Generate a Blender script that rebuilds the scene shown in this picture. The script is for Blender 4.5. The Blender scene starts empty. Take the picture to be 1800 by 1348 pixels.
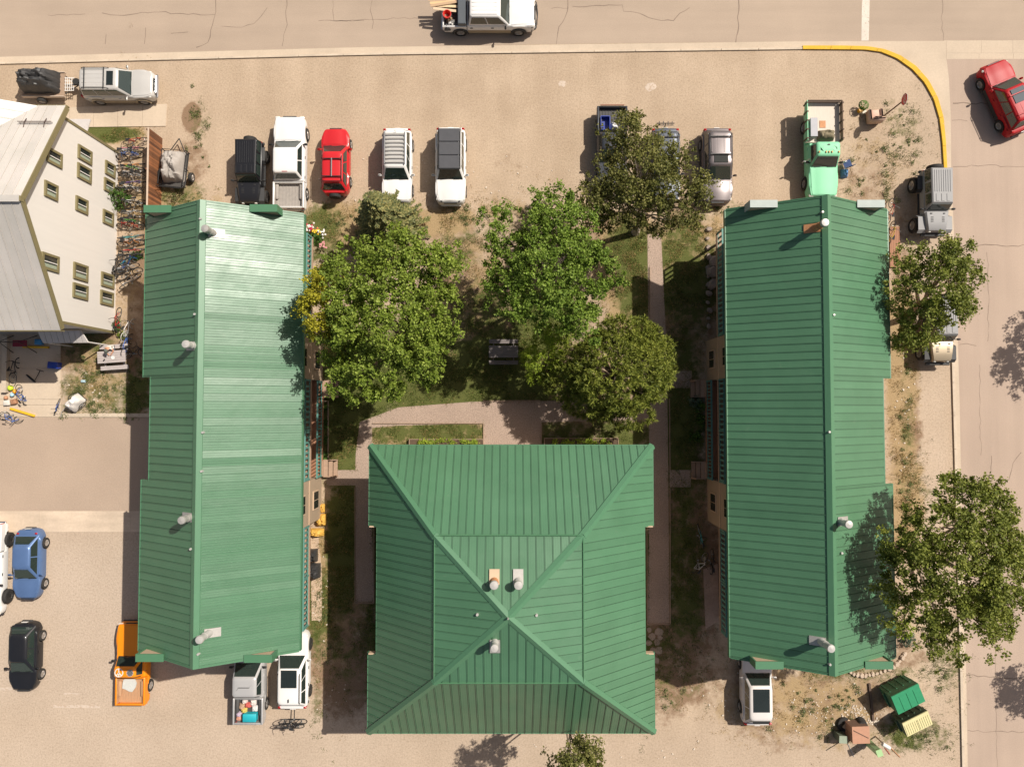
import bpy, bmesh, math, random
from mathutils import Vector, Matrix, noise
R=random.Random(7)
SC=bpy.context.scene
COL=SC.collection
# ------------------------------------------------------------------ camera, sky, sun, exposure
H_CAM=45.0; F_PX=1248.0; TILT=math.radians(2.0)
cam=bpy.data.cameras.new('camera'); cam.sensor_fit='HORIZONTAL'; cam.sensor_width=36; cam.lens=36*F_PX/1800
cam.clip_end=1500
camo=bpy.data.objects.new('camera',cam); COL.objects.link(camo)
camo.location=(0,0,H_CAM); camo.rotation_euler=(TILT,0,0); SC.camera=camo
SUN=Vector((.695,.45,1)).normalized()
w=bpy.data.worlds.new('World'); SC.world=w; w.use_nodes=True
nt=w.node_tree; bg=nt.nodes['Background']; sky=nt.nodes.new('ShaderNodeTexSky')
sky.sky_type='NISHITA'; sky.sun_disc=False; sky.altitude=300; sky.dust_density=3.0
sky.sun_elevation=math.asin(SUN.z); sky.sun_rotation=math.atan2(SUN.x,SUN.y)
wb=nt.nodes.new('ShaderNodeMix'); wb.data_type='RGBA'; wb.blend_type='MULTIPLY'; wb.inputs[0].default_value=1
wb.inputs[7].default_value=(1.0,.88,.76,1)      # warm white balance of the picture
nt.links.new(sky.outputs[0],wb.inputs[6]); nt.links.new(wb.outputs[2],bg.inputs[0]); bg.inputs[1].default_value=.076
sl=bpy.data.lights.new('sun','SUN'); sl.energy=4.0; sl.angle=math.radians(.55); sl.color=(1,.94,.85)
so=bpy.data.objects.new('sun',sl); COL.objects.link(so); so.location=SUN*80
so.rotation_euler=(-SUN).to_track_quat('-Z','Y').to_euler()
SC.view_settings.view_transform='Standard'; SC.view_settings.look='None'; SC.view_settings.gamma=1
SC.view_settings.use_curve_mapping=False; SC.view_settings.exposure=.55
# ------------------------------------------------------------------ helpers
_c,_s=math.cos(TILT),math.sin(TILT)
def ray(px,py):
    a=(px-900)/F_PX; b=(674-py)/F_PX
    return Vector((a,b*_c+_s,b*_s-_c))
def G(px,py,z=0.):
    d=ray(px,py); t=(z-H_CAM)/d.z
    return Vector((d.x*t,d.y*t,z))
def GX(px,py,X):          # where the ray meets the vertical plane x = X
    d=ray(px,py); t=X/d.x
    return Vector((X,d.y*t,H_CAM+d.z*t))
def tag(o,label=None,cat=None,group=None,kind=None):
    if label: o['label']=label
    if cat: o['category']=cat
    if group: o['group']=group
    if kind: o['kind']=kind
    return o
def empty(name,loc=(0,0,0),rz=0,label=None,cat=None,group=None):
    o=bpy.data.objects.new(name,None); COL.objects.link(o); o.empty_display_size=.3
    o.location=loc; o.rotation_euler=(0,0,rz)
    return tag(o,label,cat,group)
class MB:
    def __init__(s): s.v=[]; s.f=[]; s.m=[]; s.mi=0
    def add(s,vs,fs):
        k=len(s.v); s.v+= [tuple(p) for p in vs]
        for f in fs: s.f.append(tuple(i+k for i in f)); s.m.append(s.mi)
        return s
    def box(s,cx,cy,cz,sx,sy,sz,rz=0,M=None):
        vs=[]
        for z in (-.5,.5):
            for x,y in ((-.5,-.5),(.5,-.5),(.5,.5),(-.5,.5)):
                p=Vector((x*sx,y*sy,z*sz))
                if M: p=M@p
                if rz: p=Matrix.Rotation(rz,3,'Z')@p
                vs.append(p+Vector((cx,cy,cz)))
        return s.add(vs,[(3,2,1,0),(4,5,6,7),(0,1,5,4),(1,2,6,5),(2,3,7,6),(3,0,4,7)])
    def bbox(s,x0,x1,y0,y1,z0,z1): return s.box((x0+x1)/2,(y0+y1)/2,(z0+z1)/2,abs(x1-x0),abs(y1-y0),abs(z1-z0))
    def rbox(s,cx,cy,cz,sx,sy,sz,b=.03,rz=0):
        b=min(b,sx*.45,sy*.45,sz*.45)
        rings=[]
        for dz,ins in ((-sz/2,b),(-sz/2+b,0),(sz/2-b,0),(sz/2,b)):
            x,y=sx/2-ins,sy/2-ins; c=b*.7 if ins==0 else b*.7
            pts=[(-x+c,-y),(x-c,-y),(x,-y+c),(x,y-c),(x-c,y),(-x+c,y),(-x,y-c),(-x,-y+c)]
            rings.append([Matrix.Rotation(rz,3,'Z')@Vector((p[0],p[1],dz))+Vector((cx,cy,cz)) for p in pts])
        return s.loft(rings)
    def loft(s,rings,closed=True,caps=True):
        k=len(s.v); n=len(rings[0])
        for r in rings: s.v+=[tuple(p) for p in r]
        for i in range(len(rings)-1):
            for j in range(n if closed else n-1):
                a=k+i*n+j; b=k+i*n+(j+1)%n
                s.f.append((a,b,b+n,a+n)); s.m.append(s.mi)
        if caps:
            s.f.append(tuple(k+j for j in reversed(range(n)))); s.m.append(s.mi)
            s.f.append(tuple(k+(len(rings)-1)*n+j for j in range(n))); s.m.append(s.mi)
        return s
    def tube(s,pts,r,n=6,caps=True):
        pts=[Vector(p) for p in pts]; rs=r if isinstance(r,(list,tuple)) else [r]*len(pts)
        rings=[]
        for i,p in enumerate(pts):
            d=(pts[min(i+1,len(pts)-1)]-pts[max(i-1,0)]).normalized()
            a=d.orthogonal().normalized() if i==0 else (a-d*a.dot(d)).normalized()
            b=d.cross(a)
            rings.append([p+(a*math.cos(t*2*math.pi/n)+b*math.sin(t*2*math.pi/n))*rs[i] for t in range(n)])
        return s.loft(rings,True,caps)
    def ring(s,c,axis,R0,r,n=18,m=5):       # torus
        c=Vector(c); ax=Vector(axis).normalized(); a=ax.orthogonal().normalized(); b=ax.cross(a); k=len(s.v)
        for i in range(n):
            t=2*math.pi*i/n; d=a*math.cos(t)+b*math.sin(t)
            for j in range(m):
                u=2*math.pi*j/m; s.v.append(tuple(c+d*(R0+r*math.cos(u))+ax*r*math.sin(u)))
        for i in range(n):
            for j in range(m):
                s.f.append((k+i*m+j,k+((i+1)%n)*m+j,k+((i+1)%n)*m+(j+1)%m,k+i*m+(j+1)%m)); s.m.append(s.mi)
        return s
    def lathe(s,prof,c=(0,0,0),axis='Z',n=16,caps=True):
        c=Vector(c); rings=[]
        for r,h in prof:
            rg=[]
            for i in range(n):
                t=2*math.pi*i/n
                q=(r*math.cos(t),r*math.sin(t),h)
                if axis=='Y': q=(q[0],h,-q[1])
                if axis=='X': q=(h,q[0],q[1])
                rg.append(c+Vector(q))
            rings.append(rg)
        return s.loft(rings,True,caps)
    def poly(s,pts,z0,z1=None):              # flat polygon or prism
        n=len(pts)
        a=sum(pts[i][0]*pts[(i+1)%n][1]-pts[(i+1)%n][0]*pts[i][1] for i in range(n))
        if a<0: pts=list(reversed(pts))
        if z1 is None: return s.add([(p[0],p[1],z0) for p in pts],[tuple(range(n))])
        return s.loft([[(p[0],p[1],z0) for p in pts],[(p[0],p[1],z1) for p in pts]])
    def build(s,name,mat,parent=None,smooth=None,loc=None):
        me=bpy.data.meshes.new(name); me.from_pydata(s.v,[],s.f)
        for m in (mat if isinstance(mat,(list,tuple)) else [mat]): me.materials.append(m)
        if isinstance(mat,(list,tuple)): me.polygons.foreach_set('material_index',s.m)
        if smooth is not None:
            me.polygons.foreach_set('use_smooth',[True]*len(me.polygons))
            me.set_sharp_from_angle(angle=math.radians(smooth))
        me.update()
        return link(name,me,parent,loc)
def link(name,me,parent=None,loc=None):
    o=bpy.data.objects.new(name,me); COL.objects.link(o)
    if parent: o.parent=parent
    if loc is not None: o.location=loc
    return o
def copy_tree(o,parent=None):
    c=o.copy(); COL.objects.link(c); c.parent=parent
    for ch in list(o.children): copy_tree(ch,c)
    return c
# ------------------------------------------------------------------ materials
_M={}
def node(nt,t,**k):
    n=nt.nodes.new(t)
    for a,b in k.items(): setattr(n,a,b)
    return n
def pm(name,col,rough=.6,metal=0.,spec=.5,var=.12,vs=3.,bump=0.,bs=40.,coat=0.,stretch=None):
    if name in _M: return _M[name]
    m=bpy.data.materials.new(name); m.use_nodes=True; nt=m.node_tree; b=nt.nodes['Principled BSDF']
    b.inputs['Roughness'].default_value=rough; b.inputs['Metallic'].default_value=metal
    b.inputs['Specular IOR Level'].default_value=spec; b.inputs['Coat Weight'].default_value=coat; b.inputs['Coat Roughness'].default_value=.05
    tc=node(nt,'ShaderNodeTexCoord'); mp=node(nt,'ShaderNodeMapping'); nt.links.new(tc.outputs['Object'],mp.inputs[0])
    if stretch: mp.inputs['Scale'].default_value=stretch
    nz=node(nt,'ShaderNodeTexNoise'); nz.inputs['Scale'].default_value=vs; nz.inputs['Detail'].default_value=5; nt.links.new(mp.outputs[0],nz.inputs[0])
    mx=node(nt,'ShaderNodeMix',data_type='RGBA'); nt.links.new(nz.outputs[0],mx.inputs[0])
    mx.inputs[6].default_value=tuple(x*(1-var) for x in col)+(1,); mx.inputs[7].default_value=tuple(min(1,x*(1+var)) for x in col)+(1,)
    nt.links.new(mx.outputs[2],b.inputs['Base Color'])
    if bump:
        n2=node(nt,'ShaderNodeTexNoise'); n2.inputs['Scale'].default_value=bs; n2.inputs['Detail'].default_value=4; nt.links.new(mp.outputs[0],n2.inputs[0])
        bp=node(nt,'ShaderNodeBump'); bp.inputs['Strength'].default_value=bump; bp.inputs['Distance'].default_value=.02
        nt.links.new(n2.outputs[0],bp.inputs['Height']); nt.links.new(bp.outputs[0],b.inputs['Normal'])
    _M[name]=m; return m
def ramp(nt,src,stops):
    r=node(nt,'ShaderNodeValToRGB'); e=r.color_ramp.elements
    while len(e)<len(stops): e.new(.5)
    for i,(p,c) in enumerate(stops): e[i].position=p; e[i].color=tuple(c)+(1,) if len(c)==3 else c
    nt.links.new(src,r.inputs[0]); return r
def mixc(nt,fac,a,b,mode='MIX'):
    m=node(nt,'ShaderNodeMix',data_type='RGBA',blend_type=mode)
    if isinstance(fac,(int,float)): m.inputs[0].default_value=fac
    else: nt.links.new(fac,m.inputs[0])
    for i,x in ((6,a),(7,b)):
        if isinstance(x,(tuple,list)): m.inputs[i].default_value=tuple(x)+(1,)
        else: nt.links.new(x,m.inputs[i])
    return m.outputs[2]
def nz(nt,scale,detail=5,rough=.6,vec=None,sc=None):
    n=node(nt,'ShaderNodeTexNoise'); n.inputs['Scale'].default_value=scale; n.inputs['Detail'].default_value=detail; n.inputs['Roughness'].default_value=rough
    g=node(nt,'ShaderNodeNewGeometry')
    if sc:
        mp=node(nt,'ShaderNodeMapping'); mp.inputs['Scale'].default_value=sc; nt.links.new(g.outputs['Position'],mp.inputs[0]); nt.links.new(mp.outputs[0],n.inputs[0])
    else: nt.links.new(g.outputs['Position'],n.inputs[0])
    return n.outputs[0]
def surf(name,base,fine,fs=14.,big=.35,bigv=.14,bump=.5,rough=.92,speck=None,streak=None):
    """ground-like surface: base colour, large soft tone changes, fine speckle"""
    if name in _M: return _M[name]
    m=bpy.data.materials.new(name); m.use_nodes=True; nt=m.node_tree; b=nt.nodes['Principled BSDF']
    b.inputs['Roughness'].default_value=rough; b.inputs['Specular IOR Level'].default_value=.25
    c=mixc(nt,ramp(nt,nz(nt,fs,8,.75),[(.32,(0,0,0)),(.68,(1,1,1))]).outputs[0],tuple(x*(1-fine) for x in base),tuple(x*(1+fine) for x in base))
    c=mixc(nt,1.,c,ramp(nt,nz(nt,big,4,.55),[(.3,(1-bigv,)*3),(.7,(1+bigv*.6,)*3)]).outputs[0],'MULTIPLY')
    if streak:
        c=mixc(nt,1.,c,ramp(nt,nz(nt,1.,5,.6,sc=streak[0]),[(.35,(1-streak[1],)*3),(.65,(1+streak[1]*.5,)*3)]).outputs[0],'MULTIPLY')
    if speck:
        c=mixc(nt,ramp(nt,nz(nt,speck[0],2,.5),[(speck[1],(0,0,0)),(speck[1]+.06,(1,1,1))]).outputs[0],c,speck[2])
    nt.links.new(c,b.inputs['Base Color'])
    bp=node(nt,'ShaderNodeBump'); bp.inputs['Strength'].default_value=bump; bp.inputs['Distance'].default_value=.03
    nt.links.new(nz(nt,fs*1.3,6,.7),bp.inputs['Height']); nt.links.new(bp.outputs[0],b.inputs['Normal'])
    _M[name]=m; return m
# ------------------------------------------------------------------ ground
def ground_mat():
    m=bpy.data.materials.new('lot_ground'); m.use_nodes=True; nt=m.node_tree; b=nt.nodes['Principled BSDF']
    b.inputs['Roughness'].default_value=.95; b.inputs['Specular IOR Level'].default_value=.15
    at=node(nt,'ShaderNodeAttribute',attribute_name='cover'); sp=node(nt,'ShaderNodeSeparateColor'); nt.links.new(at.outputs['Color'],sp.inputs[0])
    fine=ramp(nt,nz(nt,9,9,.78),[(.28,(.62,.60,.58)),(.5,(1,1,1)),(.76,(1.22,1.23,1.25))]).outputs[0]
    big=ramp(nt,nz(nt,.22,5,.6),[(.3,(.86,.84,.81)),(.7,(1.07,1.07,1.07))]).outputs[0]
    trk=ramp(nt,nz(nt,1,4,.5,sc=(.5,.06,1)),[(.35,(.92,.91,.90)),(.65,(1.04,1.04,1.04))]).outputs[0]
    c=mixc(nt,1.,(.43,.332,.240),fine,'MULTIPLY'); c=mixc(nt,1.,c,big,'MULTIPLY'); c=mixc(nt,1.,c,trk,'MULTIPLY')
    dust=mixc(nt,1.,(.445,.355,.275),fine,'MULTIPLY'); dust=mixc(nt,.6,dust,mixc(nt,1.,dust,big,'MULTIPLY'))
    c=mixc(nt,at.outputs['Alpha'],c,dust)
    # pebbles
    c=mixc(nt,ramp(nt,nz(nt,16,2,.5),[(.70,(0,0,0)),(.76,(1,1,1))]).outputs[0],c,(.52,.42,.32))
    c=mixc(nt,ramp(nt,nz(nt,11,3,.6),[(.24,(1,1,1)),(.30,(0,0,0))]).outputs[0],c,(.20,.14,.09))
    def patch(ch,scale,col1,col2,c,w=.85,fs=22):
        n=nz(nt,scale,7,.68)
        a=node(nt,'ShaderNodeMath',operation='MULTIPLY_ADD'); nt.links.new(n,a.inputs[0]); a.inputs[1].default_value=w; nt.links.new(ch,a.inputs[2])
        f=ramp(nt,a.outputs[0],[(.66,(0,0,0)),(.86,(1,1,1))]).outputs[0]
        cc=mixc(nt,ramp(nt,nz(nt,fs,5,.7),[(.3,(0,0,0)),(.7,(1,1,1))]).outputs[0],col1,col2)
        # nothing where the mask is zero
        g=node(nt,'ShaderNodeMath',operation='MULTIPLY'); nt.links.new(f,g.inputs[0])
        s=ramp(nt,ch,[(.02,(0,0,0)),(.2,(1,1,1))]).outputs[0]; nt.links.new(s,g.inputs[1])
        return mixc(nt,g.outputs[0],c,cc)
    c=patch(sp.outputs[2],1.3,(.15,.095,.06),(.30,.20,.125),c)
    c=patch(sp.outputs[1],1.1,(.23,.155,.075),(.43,.315,.18),c,fs=17)
    c=patch(sp.outputs[0],1.6,(.04,.052,.015),(.15,.155,.045),c,w=1.0,fs=20)
    nt.links.new(c,b.inputs['Base Color'])
    bp=node(nt,'ShaderNodeBump'); bp.inputs['Strength'].default_value=.55; bp.inputs['Distance'].default_value=.04
    nt.links.new(nz(nt,11,7,.75),bp.inputs['Height']); nt.links.new(bp.outputs[0],b.inputs['Normal'])
    return m
# cover: channel, px, py, rx, ry, strength   (0 green, 1 straw, 2 brown soil, 3 dusty hard-pack)
COVER=[(0,700,660,150,90,.62),(0,870,660,90,60,.85),(0,960,560,60,60,.6),(0,1110,450,45,60,.55),(0,1125,520,40,60,.5),(0,600,760,40,80,.75),(0,605,950,30,120,.6),
 (0,1205,480,55,90,.5),(0,1200,750,35,180,.5),(0,1200,1000,35,120,.45),(0,760,760,110,26,.55),(0,1040,765,110,25,.5),(0,610,1100,60,90,.32),(0,1180,1150,60,70,.32),
 (0,660,1000,22,190,.5),(0,1130,1000,14,180,.5),(0,570,420,35,50,.45),(0,180,236,55,13,.85),(0,165,690,70,42,.32),(0,240,690,28,45,.40),(0,150,600,45,40,.30),(0,1510,1180,110,16,.34),
 (0,352,215,16,28,.30),(0,320,345,45,25,.35),(0,310,390,30,20,.3),(0,228,160,25,8,.5),(0,560,1060,22,60,.5),(0,1610,1290,60,30,.33),(0,1330,405,60,14,.28),(0,1240,365,60,25,.22),(0,930,400,90,40,.25),(0,810,430,40,50,.25),
 (0,340,200,14,10,.35),(0,850,560,60,60,.4),(0,590,690,30,60,.5),(0,1595,720,12,150,.22),(0,1610,860,30,60,.2),(0,1660,1170,30,50,.28),(0,560,1240,10,60,.2),(0,1590,250,40,60,.22),(0,1470,1290,40,25,.2),
 (1,600,395,60,40,.55),(1,780,390,60,26,.5),(1,830,480,50,80,.35),(1,1110,480,60,90,.55),(1,1200,430,70,50,.4),(1,760,765,110,22,.55),(1,605,790,36,50,.5),(1,900,640,190,80,.25),(1,1420,1240,140,60,.38),(1,1585,700,26,200,.5),(1,1590,880,34,80,.5),
 (1,165,660,70,80,.35),(1,300,370,80,40,.4),(1,225,400,40,180,.25),(1,1190,600,60,150,.3),(1,600,980,50,180,.25),(1,1540,300,70,80,.22),(1,570,1020,26,110,.45),(1,880,380,200,40,.25),(1,1250,400,60,30,.3),(1,200,235,60,20,.4),
 (2,800,450,60,90,.35),(2,870,540,120,90,.42),(2,1060,430,60,50,.45),(2,760,640,120,80,.40),(2,610,1130,70,110,.5),(2,1180,1150,70,90,.5),(2,1200,850,40,250,.45),(2,1430,1230,170,80,.36),(2,1590,650,24,230,.45),(2,1230,1000,36,120,.5),
 (2,245,560,26,220,.4),(2,150,610,60,40,.5),(2,337,205,13,20,1.1),(2,340,290,26,100,.28),(2,690,420,120,60,.3),(2,900,740,60,40,.3),(2,1510,330,70,50,.30),(2,1195,500,50,140,.45),(2,1560,1150,70,30,.4),(2,1100,310,250,20,.12),(2,600,640,40,90,.45),(2,1010,700,120,90,.4),
 (2,860,300,60,40,.16),(2,300,400,50,60,.2),
 (3,120,1090,330,170,1.0),(3,300,1330,420,80,.8),(3,900,1340,600,60,.55),(3,1560,1330,220,60,.35),(3,1640,760,24,420,.5),(3,120,820,220,120,.8)]
def make_ground():
    xs=[-400,-220,-120,-70,-50,-42]+[-38+.22*i for i in range(346)]+[42,50,70,120,220,400]
    ys=[-400,-220,-120,-70,-48,-38]+[-31+.22*i for i in range(274)]+[36,48,70,120,220,400]
    nx,ny=len(xs),len(ys)
    vs=[]; cov=[]
    cl=[]
    for ch,px,py,rx,ry,s in COVER:
        a=G(px,py); bx=rx*45/F_PX; by=ry*45/F_PX
        cl.append((ch,a.x,a.y,bx,by,s))
    for j,y in enumerate(ys):
        act=[c for c in cl if abs(y-c[2])<1.7*c[4]]
        for x in xs:
            k=[0,0,0,0]
            for ch,cx,cy,bx,by,s in act:
                d=((x-cx)/bx)**2+((y-cy)/by)**2
                if d<2.6: k[ch]=max(k[ch],s*(1-max(0,(d-.35)/2.25)) if d>.35 else s)
            n=(noise.noise((x*.35,y*.35,0))*.14) if any(k) else 0
            cov+= [max(0,min(1,k[0]*.78+n if k[0] else 0)),max(0,min(1,k[1]-n if k[1] else 0)),max(0,min(1,k[2]+n if k[2] else 0)),max(0,min(1,k[3]))]
            vs.append((x,y,0))
    fs=[(j*nx+i,j*nx+i+1,(j+1)*nx+i+1,(j+1)*nx+i) for j in range(ny-1) for i in range(nx-1)]
    me=bpy.data.meshes.new('ground'); me.from_pydata(vs,[],fs)
    ca=me.color_attributes.new('cover','FLOAT_COLOR','POINT'); ca.data.foreach_set('color',cov)
    me.materials.append(ground_mat())
    return tag(link('ground',me),'sandy gravel lot with patches of grass and weeds','ground',kind='structure')
ground=make_ground()
ASPH=surf('asphalt',(.375,.292,.222),.10,fs=16,big=.18,bigv=.10,bump=.35,streak=((.05,.9,1),.05))
ASPH2=surf('asphalt_side_street',(.40,.305,.238),.09,fs=16,big=.16,bigv=.09,bump=.3,streak=((1.1,.05,1),.06))
ASPH3=surf('asphalt_drive',(.375,.285,.215),.13,fs=13,big=.3,bigv=.07,bump=.4)
CONC=surf('concrete',(.50,.405,.305),.07,fs=9,big=.5,bigv=.10,bump=.2)
CONCW=surf('concrete_worn',(.52,.43,.33),.09,fs=7,big=.9,bigv=.14,bump=.2)
GRAV=surf('pea_gravel',(.36,.268,.21),.42,fs=15,big=.4,bigv=.10,bump=1.,speck=(24,.66,(.55,.44,.36)))
YEL=surf('yellow_paint',(.62,.38,.045),.12,fs=8,big=1.2,bigv=.12,bump=.15,speck=(7,.70,(.45,.36,.25)))
WPAINT=surf('worn_white_paint',(.60,.53,.45),.10,fs=6,big=1.,bigv=.1,bump=.1,speck=(9,.63,(.36,.28,.21)))
WPAINT2=surf('faint_white_paint',(.50,.41,.33),.10,fs=6,big=1.,bigv=.1,bump=.1,speck=(5,.52,(.42,.32,.24)))
CRK=surf('crack_filler',(.22,.165,.125),.25,fs=20,bump=.2)
TIMB=pm('weathered_timber',(.30,.21,.145),.85,var=.3,vs=4,stretch=(1,6,6),bump=.3)
def P2(pts,z=0): return [(G(x,y).x,G(x,y).y) for x,y in pts]
def struct(name,pts,z,mat,z1=None,lab=None):
    o=MB().poly(pts,z,z1).build(name,mat); return tag(o,lab,kind='structure')
def along(pl,t):
    L=[0]
    for a,b in zip(pl,pl[1:]): L.append(L[-1]+math.hypot(b[0]-a[0],b[1]-a[1]))
    d=t*L[-1]
    for i in range(len(pl)-1):
        if d<=L[i+1] or i==len(pl)-2:
            u=(d-L[i])/max(1e-9,L[i+1]-L[i]); return (pl[i][0]+(pl[i+1][0]-pl[i][0])*u,pl[i][1]+(pl[i+1][1]-pl[i][1])*u)
def slabs(parent,name,A,B,n,z0,z1,mat,gap=.006,sub=1,jit=.12):
    ts=[0]+[ (i+R.uniform(-jit,jit))/n for i in range(1,n)]+[1]
    for i in range(n):
        a,b=ts[i]+gap/ n*1.0,ts[i+1]-gap/n*1.0
        q=[along(A,a+(b-a)*k/sub) for k in range(sub+1)]+[along(B,b+(a-b)*k/sub) for k in range(sub+1)]
        MB().poly(q,z0,z1).build(name,mat,parent)
# top street
g_top=P2([(-500,113),(0,101),(640,84),(980,78),(1250,75),(1520,73),(1800,72),(2400,70)])
g_bot=P2([(-500,127),(0,114),(640,98),(980,92),(1250,89),(1410,88)])
street=struct('street',g_top+[(70,70),(-70,70)],.004,ASPH,lab='wide sun-bleached asphalt street with cracks')
gut=tag(MB().poly(P2([(-500,112.5),(0,100.5),(640,83.5),(1410,73.2),(1410,88.5),(640,98.5),(0,114.5),(-500,127.5)]),.0045).build('gutter',CONC),'pale concrete kerb and gutter along the street',kind='structure')
slabs(gut,'gutter_slab',P2([(-500,113),(0,101),(640,84),(1410,73.6)]),P2([(-500,123.5),(0,110.8),(640,94.6),(1410,84.5)]),26,.003,.010,CONC)
slabs(gut,'kerb_stone',P2([(-500,123.5),(0,110.8),(640,94.6),(1410,84.5)]),P2([(-500,127),(0,114),(640,98),(1410,88)]),26,.0,.09,CONCW)
kin=P2([(1410,88),(1480,88.5),(1520,89),(1548,93),(1575,104),(1602,123),(1624,147),(1640,176),(1650,210),(1655,250),(1658,300)])
kout=P2([(1410,82),(1480,82),(1522,83),(1553,88),(1581,99),(1609,118),(1631,143),(1647,173),(1657,208),(1661,250),(1663.5,300)])
yk=tag(MB().poly(kin+list(reversed(kout)),.0,.02).build('kerb',CONC),'yellow painted kerb curving round the street corner',kind='structure')
slabs(yk,'yellow_kerb_stone',kin,kout,9,.0,.115,YEL,sub=6)
gc=P2([(1410,73.4),(1520,73),(1664,72.5),(1664,105),(1668,140),(1671,200),(1672,300)])
corner=struct('gutter_apron',kout+list(reversed(gc)),.006,CONC,lab='concrete gutter apron inside the yellow kerb corner')
pan=tag(MB().poly(P2([(1660,72),(2400,70),(2400,104),(1660,105)]),.0055).build('cross_gutter',CONCW),'concrete cross gutter over the side street mouth',kind='structure')
slabs(pan,'gutter_slab',P2([(1663,72.6),(2300,70.4)]),P2([(1663,94),(2300,93)]),11,.004,.013,CONC)
slabs(pan,'gutter_slab',P2([(1663,95),(2300,94)]),P2([(1663,104.6),(2300,103.6)]),11,.004,.013,CONC)
ke=[(1672,300),(1677,420),(1686,680),(1689,830),(1698,1170),(1701,1348),(1706,1700)]
kk=[(1660,300),(1666,420),(1673,680),(1677,820),(1686,1170),(1690,1348),(1695,1700)]
side=struct('side_street',P2([(1664,104),(1668,140),(1671,200),(1672,300)]+ke[1:])+P2([(2600,1700),(2600,103)]),.004,ASPH2,lab='pale asphalt side street with patched cracks')
gs=tag(MB().poly(P2(kk+ke[::-1]),.005).build('gutter',CONC),'concrete kerb and gutter along the side street',kind='structure')
k2=[(x+4.5,y) for x,y in kk]
slabs(gs,'gutter_slab',P2(k2),P2(ke),22,.004,.011,CONC)
slabs(gs,'kerb_stone',P2(kk),P2(k2),22,.0,.10,CONCW)
o=MB().poly(P2([(1516,-60),(1530,-60),(1527,72),(1514,72)]),.008).build('stop_line',WPAINT,street)
for q in ([(0,1208),(22,1207),(22,1212),(0,1213)],[(92,1238),(176,1239),(176,1244),(92,1243)],[(112,1217),(140,1218),(140,1221),(112,1220)]):
    MB().poly(P2(q),.005).build('paint_line',WPAINT2,ground)
CR=[(0,[(381,-20),(380,20),(378,32),(372,55),(366,75),(345,84)],.05),(0,[(505,-20),(503,20),(505,45),(499,62),(496,82)],.04),(0,[(180,24),(205,29),(240,24),(290,22),(300,25),(340,26),(378,26)],.035),(0,[(390,46),(425,48),(445,42),(460,28),(470,14)],.03),
 (0,[(1000,-20),(999,10),(994,30),(982,48),(978,78)],.04),(0,[(1297,-20),(1298,20),(1297,45),(1293,78)],.06),(0,[(1657,-20),(1655,30),(1658,72)],.03),(0,[(1005,12),(1060,10),(1095,8),(1097,20),(1125,24),(1152,35),(1185,38),(1195,24),(1212,14)],.04),(0,[(85,27),(92,28),(130,27),(150,25)],.03),(0,[(586,0),(587,38),(640,37)],.025),(0,[(255,50),(254,78)],.03),(0,[(655,0),(652,20),(656,40),(654,52)],.03),(0,[(300,58),(330,57)],.03),(0,[(560,37),(620,36),(700,33),(760,34)],.03),
 (0,[(188,62),(185,78)],.03),(0,[(970,15),(1000,15)],.03),
 (1,[(1690,432),(1740,431),(1770,434),(1810,431)],.045),(1,[(1735,445),(1738,520),(1736,600)],.025),(1,[(1740,830),(1745,850),(1756,842),(1772,844),(1782,815),(1795,795)],.035),(1,[(1743,800),(1742,830)],.03),(1,[(1699,1185),(1750,1190),(1810,1193)],.05),(1,[(1700,1284),(1760,1286),(1810,1285)],.035),(1,[(1674,182),(1735,182),(1790,183)],.06),(1,[(1674,212),(1700,213)],.03),(1,[(1686,607),(1700,605),(1716,608)],.03),(1,[(1675,293),(1720,291),(1810,294)],.03),(1,[(1752,900),(1750,1150),(1753,1348)],.02),(1,[(1722,640),(1724,800)],.02)]
for side_,pl,wd in CR:
    pts=[Vector((p[0],p[1],0)) for p in P2(pl)]
    fine=[]
    for a,b in zip(pts,pts[1:]):
        n=max(1,int((b-a).length/.35))
        for i in range(n): fine.append(a.lerp(b,i/n)+Vector((R.uniform(-.06,.06),R.uniform(-.06,.06),0)))
    fine.append(pts[-1])
    mb=MB(); vs=[]
    for i,p in enumerate(fine):
        d=(fine[min(i+1,len(fine)-1)]-fine[max(i-1,0)]).normalized(); n=Vector((-d.y,d.x,0))*wd*R.uniform(.3,.75)
        vs+=[p+n+Vector((0,0,.0075)),p-n+Vector((0,0,.0075))]
    mb.add(vs,[(2*i,2*i+1,2*i+3,2*i+2) for i in range(len(fine)-1)])
    mb.build('crack',CRK,side if side_ else street)
# left driveway, swale, pavement slabs, patio
struct('driveway',P2([(-400,734),(300,734),(300,898),(-400,898)]),.004,ASPH3,lab='grey brown asphalt driveway beside the green building')
sw=tag(MB().poly(P2([(-400,897.5),(330,897.5),(330,934.5),(-400,934.5)]),.003).build('concrete_swale',CONCW),'cream concrete drainage swale between driveway and parking',kind='structure')
slabs(sw,'swale_slab',P2([(-400,898),(330,898)]),P2([(-400,934),(330,934)]),14,.002,.012,surf('swale_concrete',(.54,.43,.325),.07,fs=7,big=.35,bigv=.16,bump=.2,streak=((.35,1.6,1),.12)))
sd=tag(MB().poly(P2([(101,190),(294,183.5),(292,222.5),(101,224.5)]),.003).build('pavement',CONCW),'pale concrete pavement slabs beside the white house',kind='structure')
slabs(sd,'pavement_slab',P2([(80,191),(294,183.5)]),P2([(80,225),(292,222.5)]),5,.002,.05,CONC,jit=.02)
pt=tag(MB().poly(P2([(-300,585),(107,585),(107,733),(-300,733)]),.003).build('patio',CONCW),'concrete patio behind the white house',kind='structure')
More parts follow.
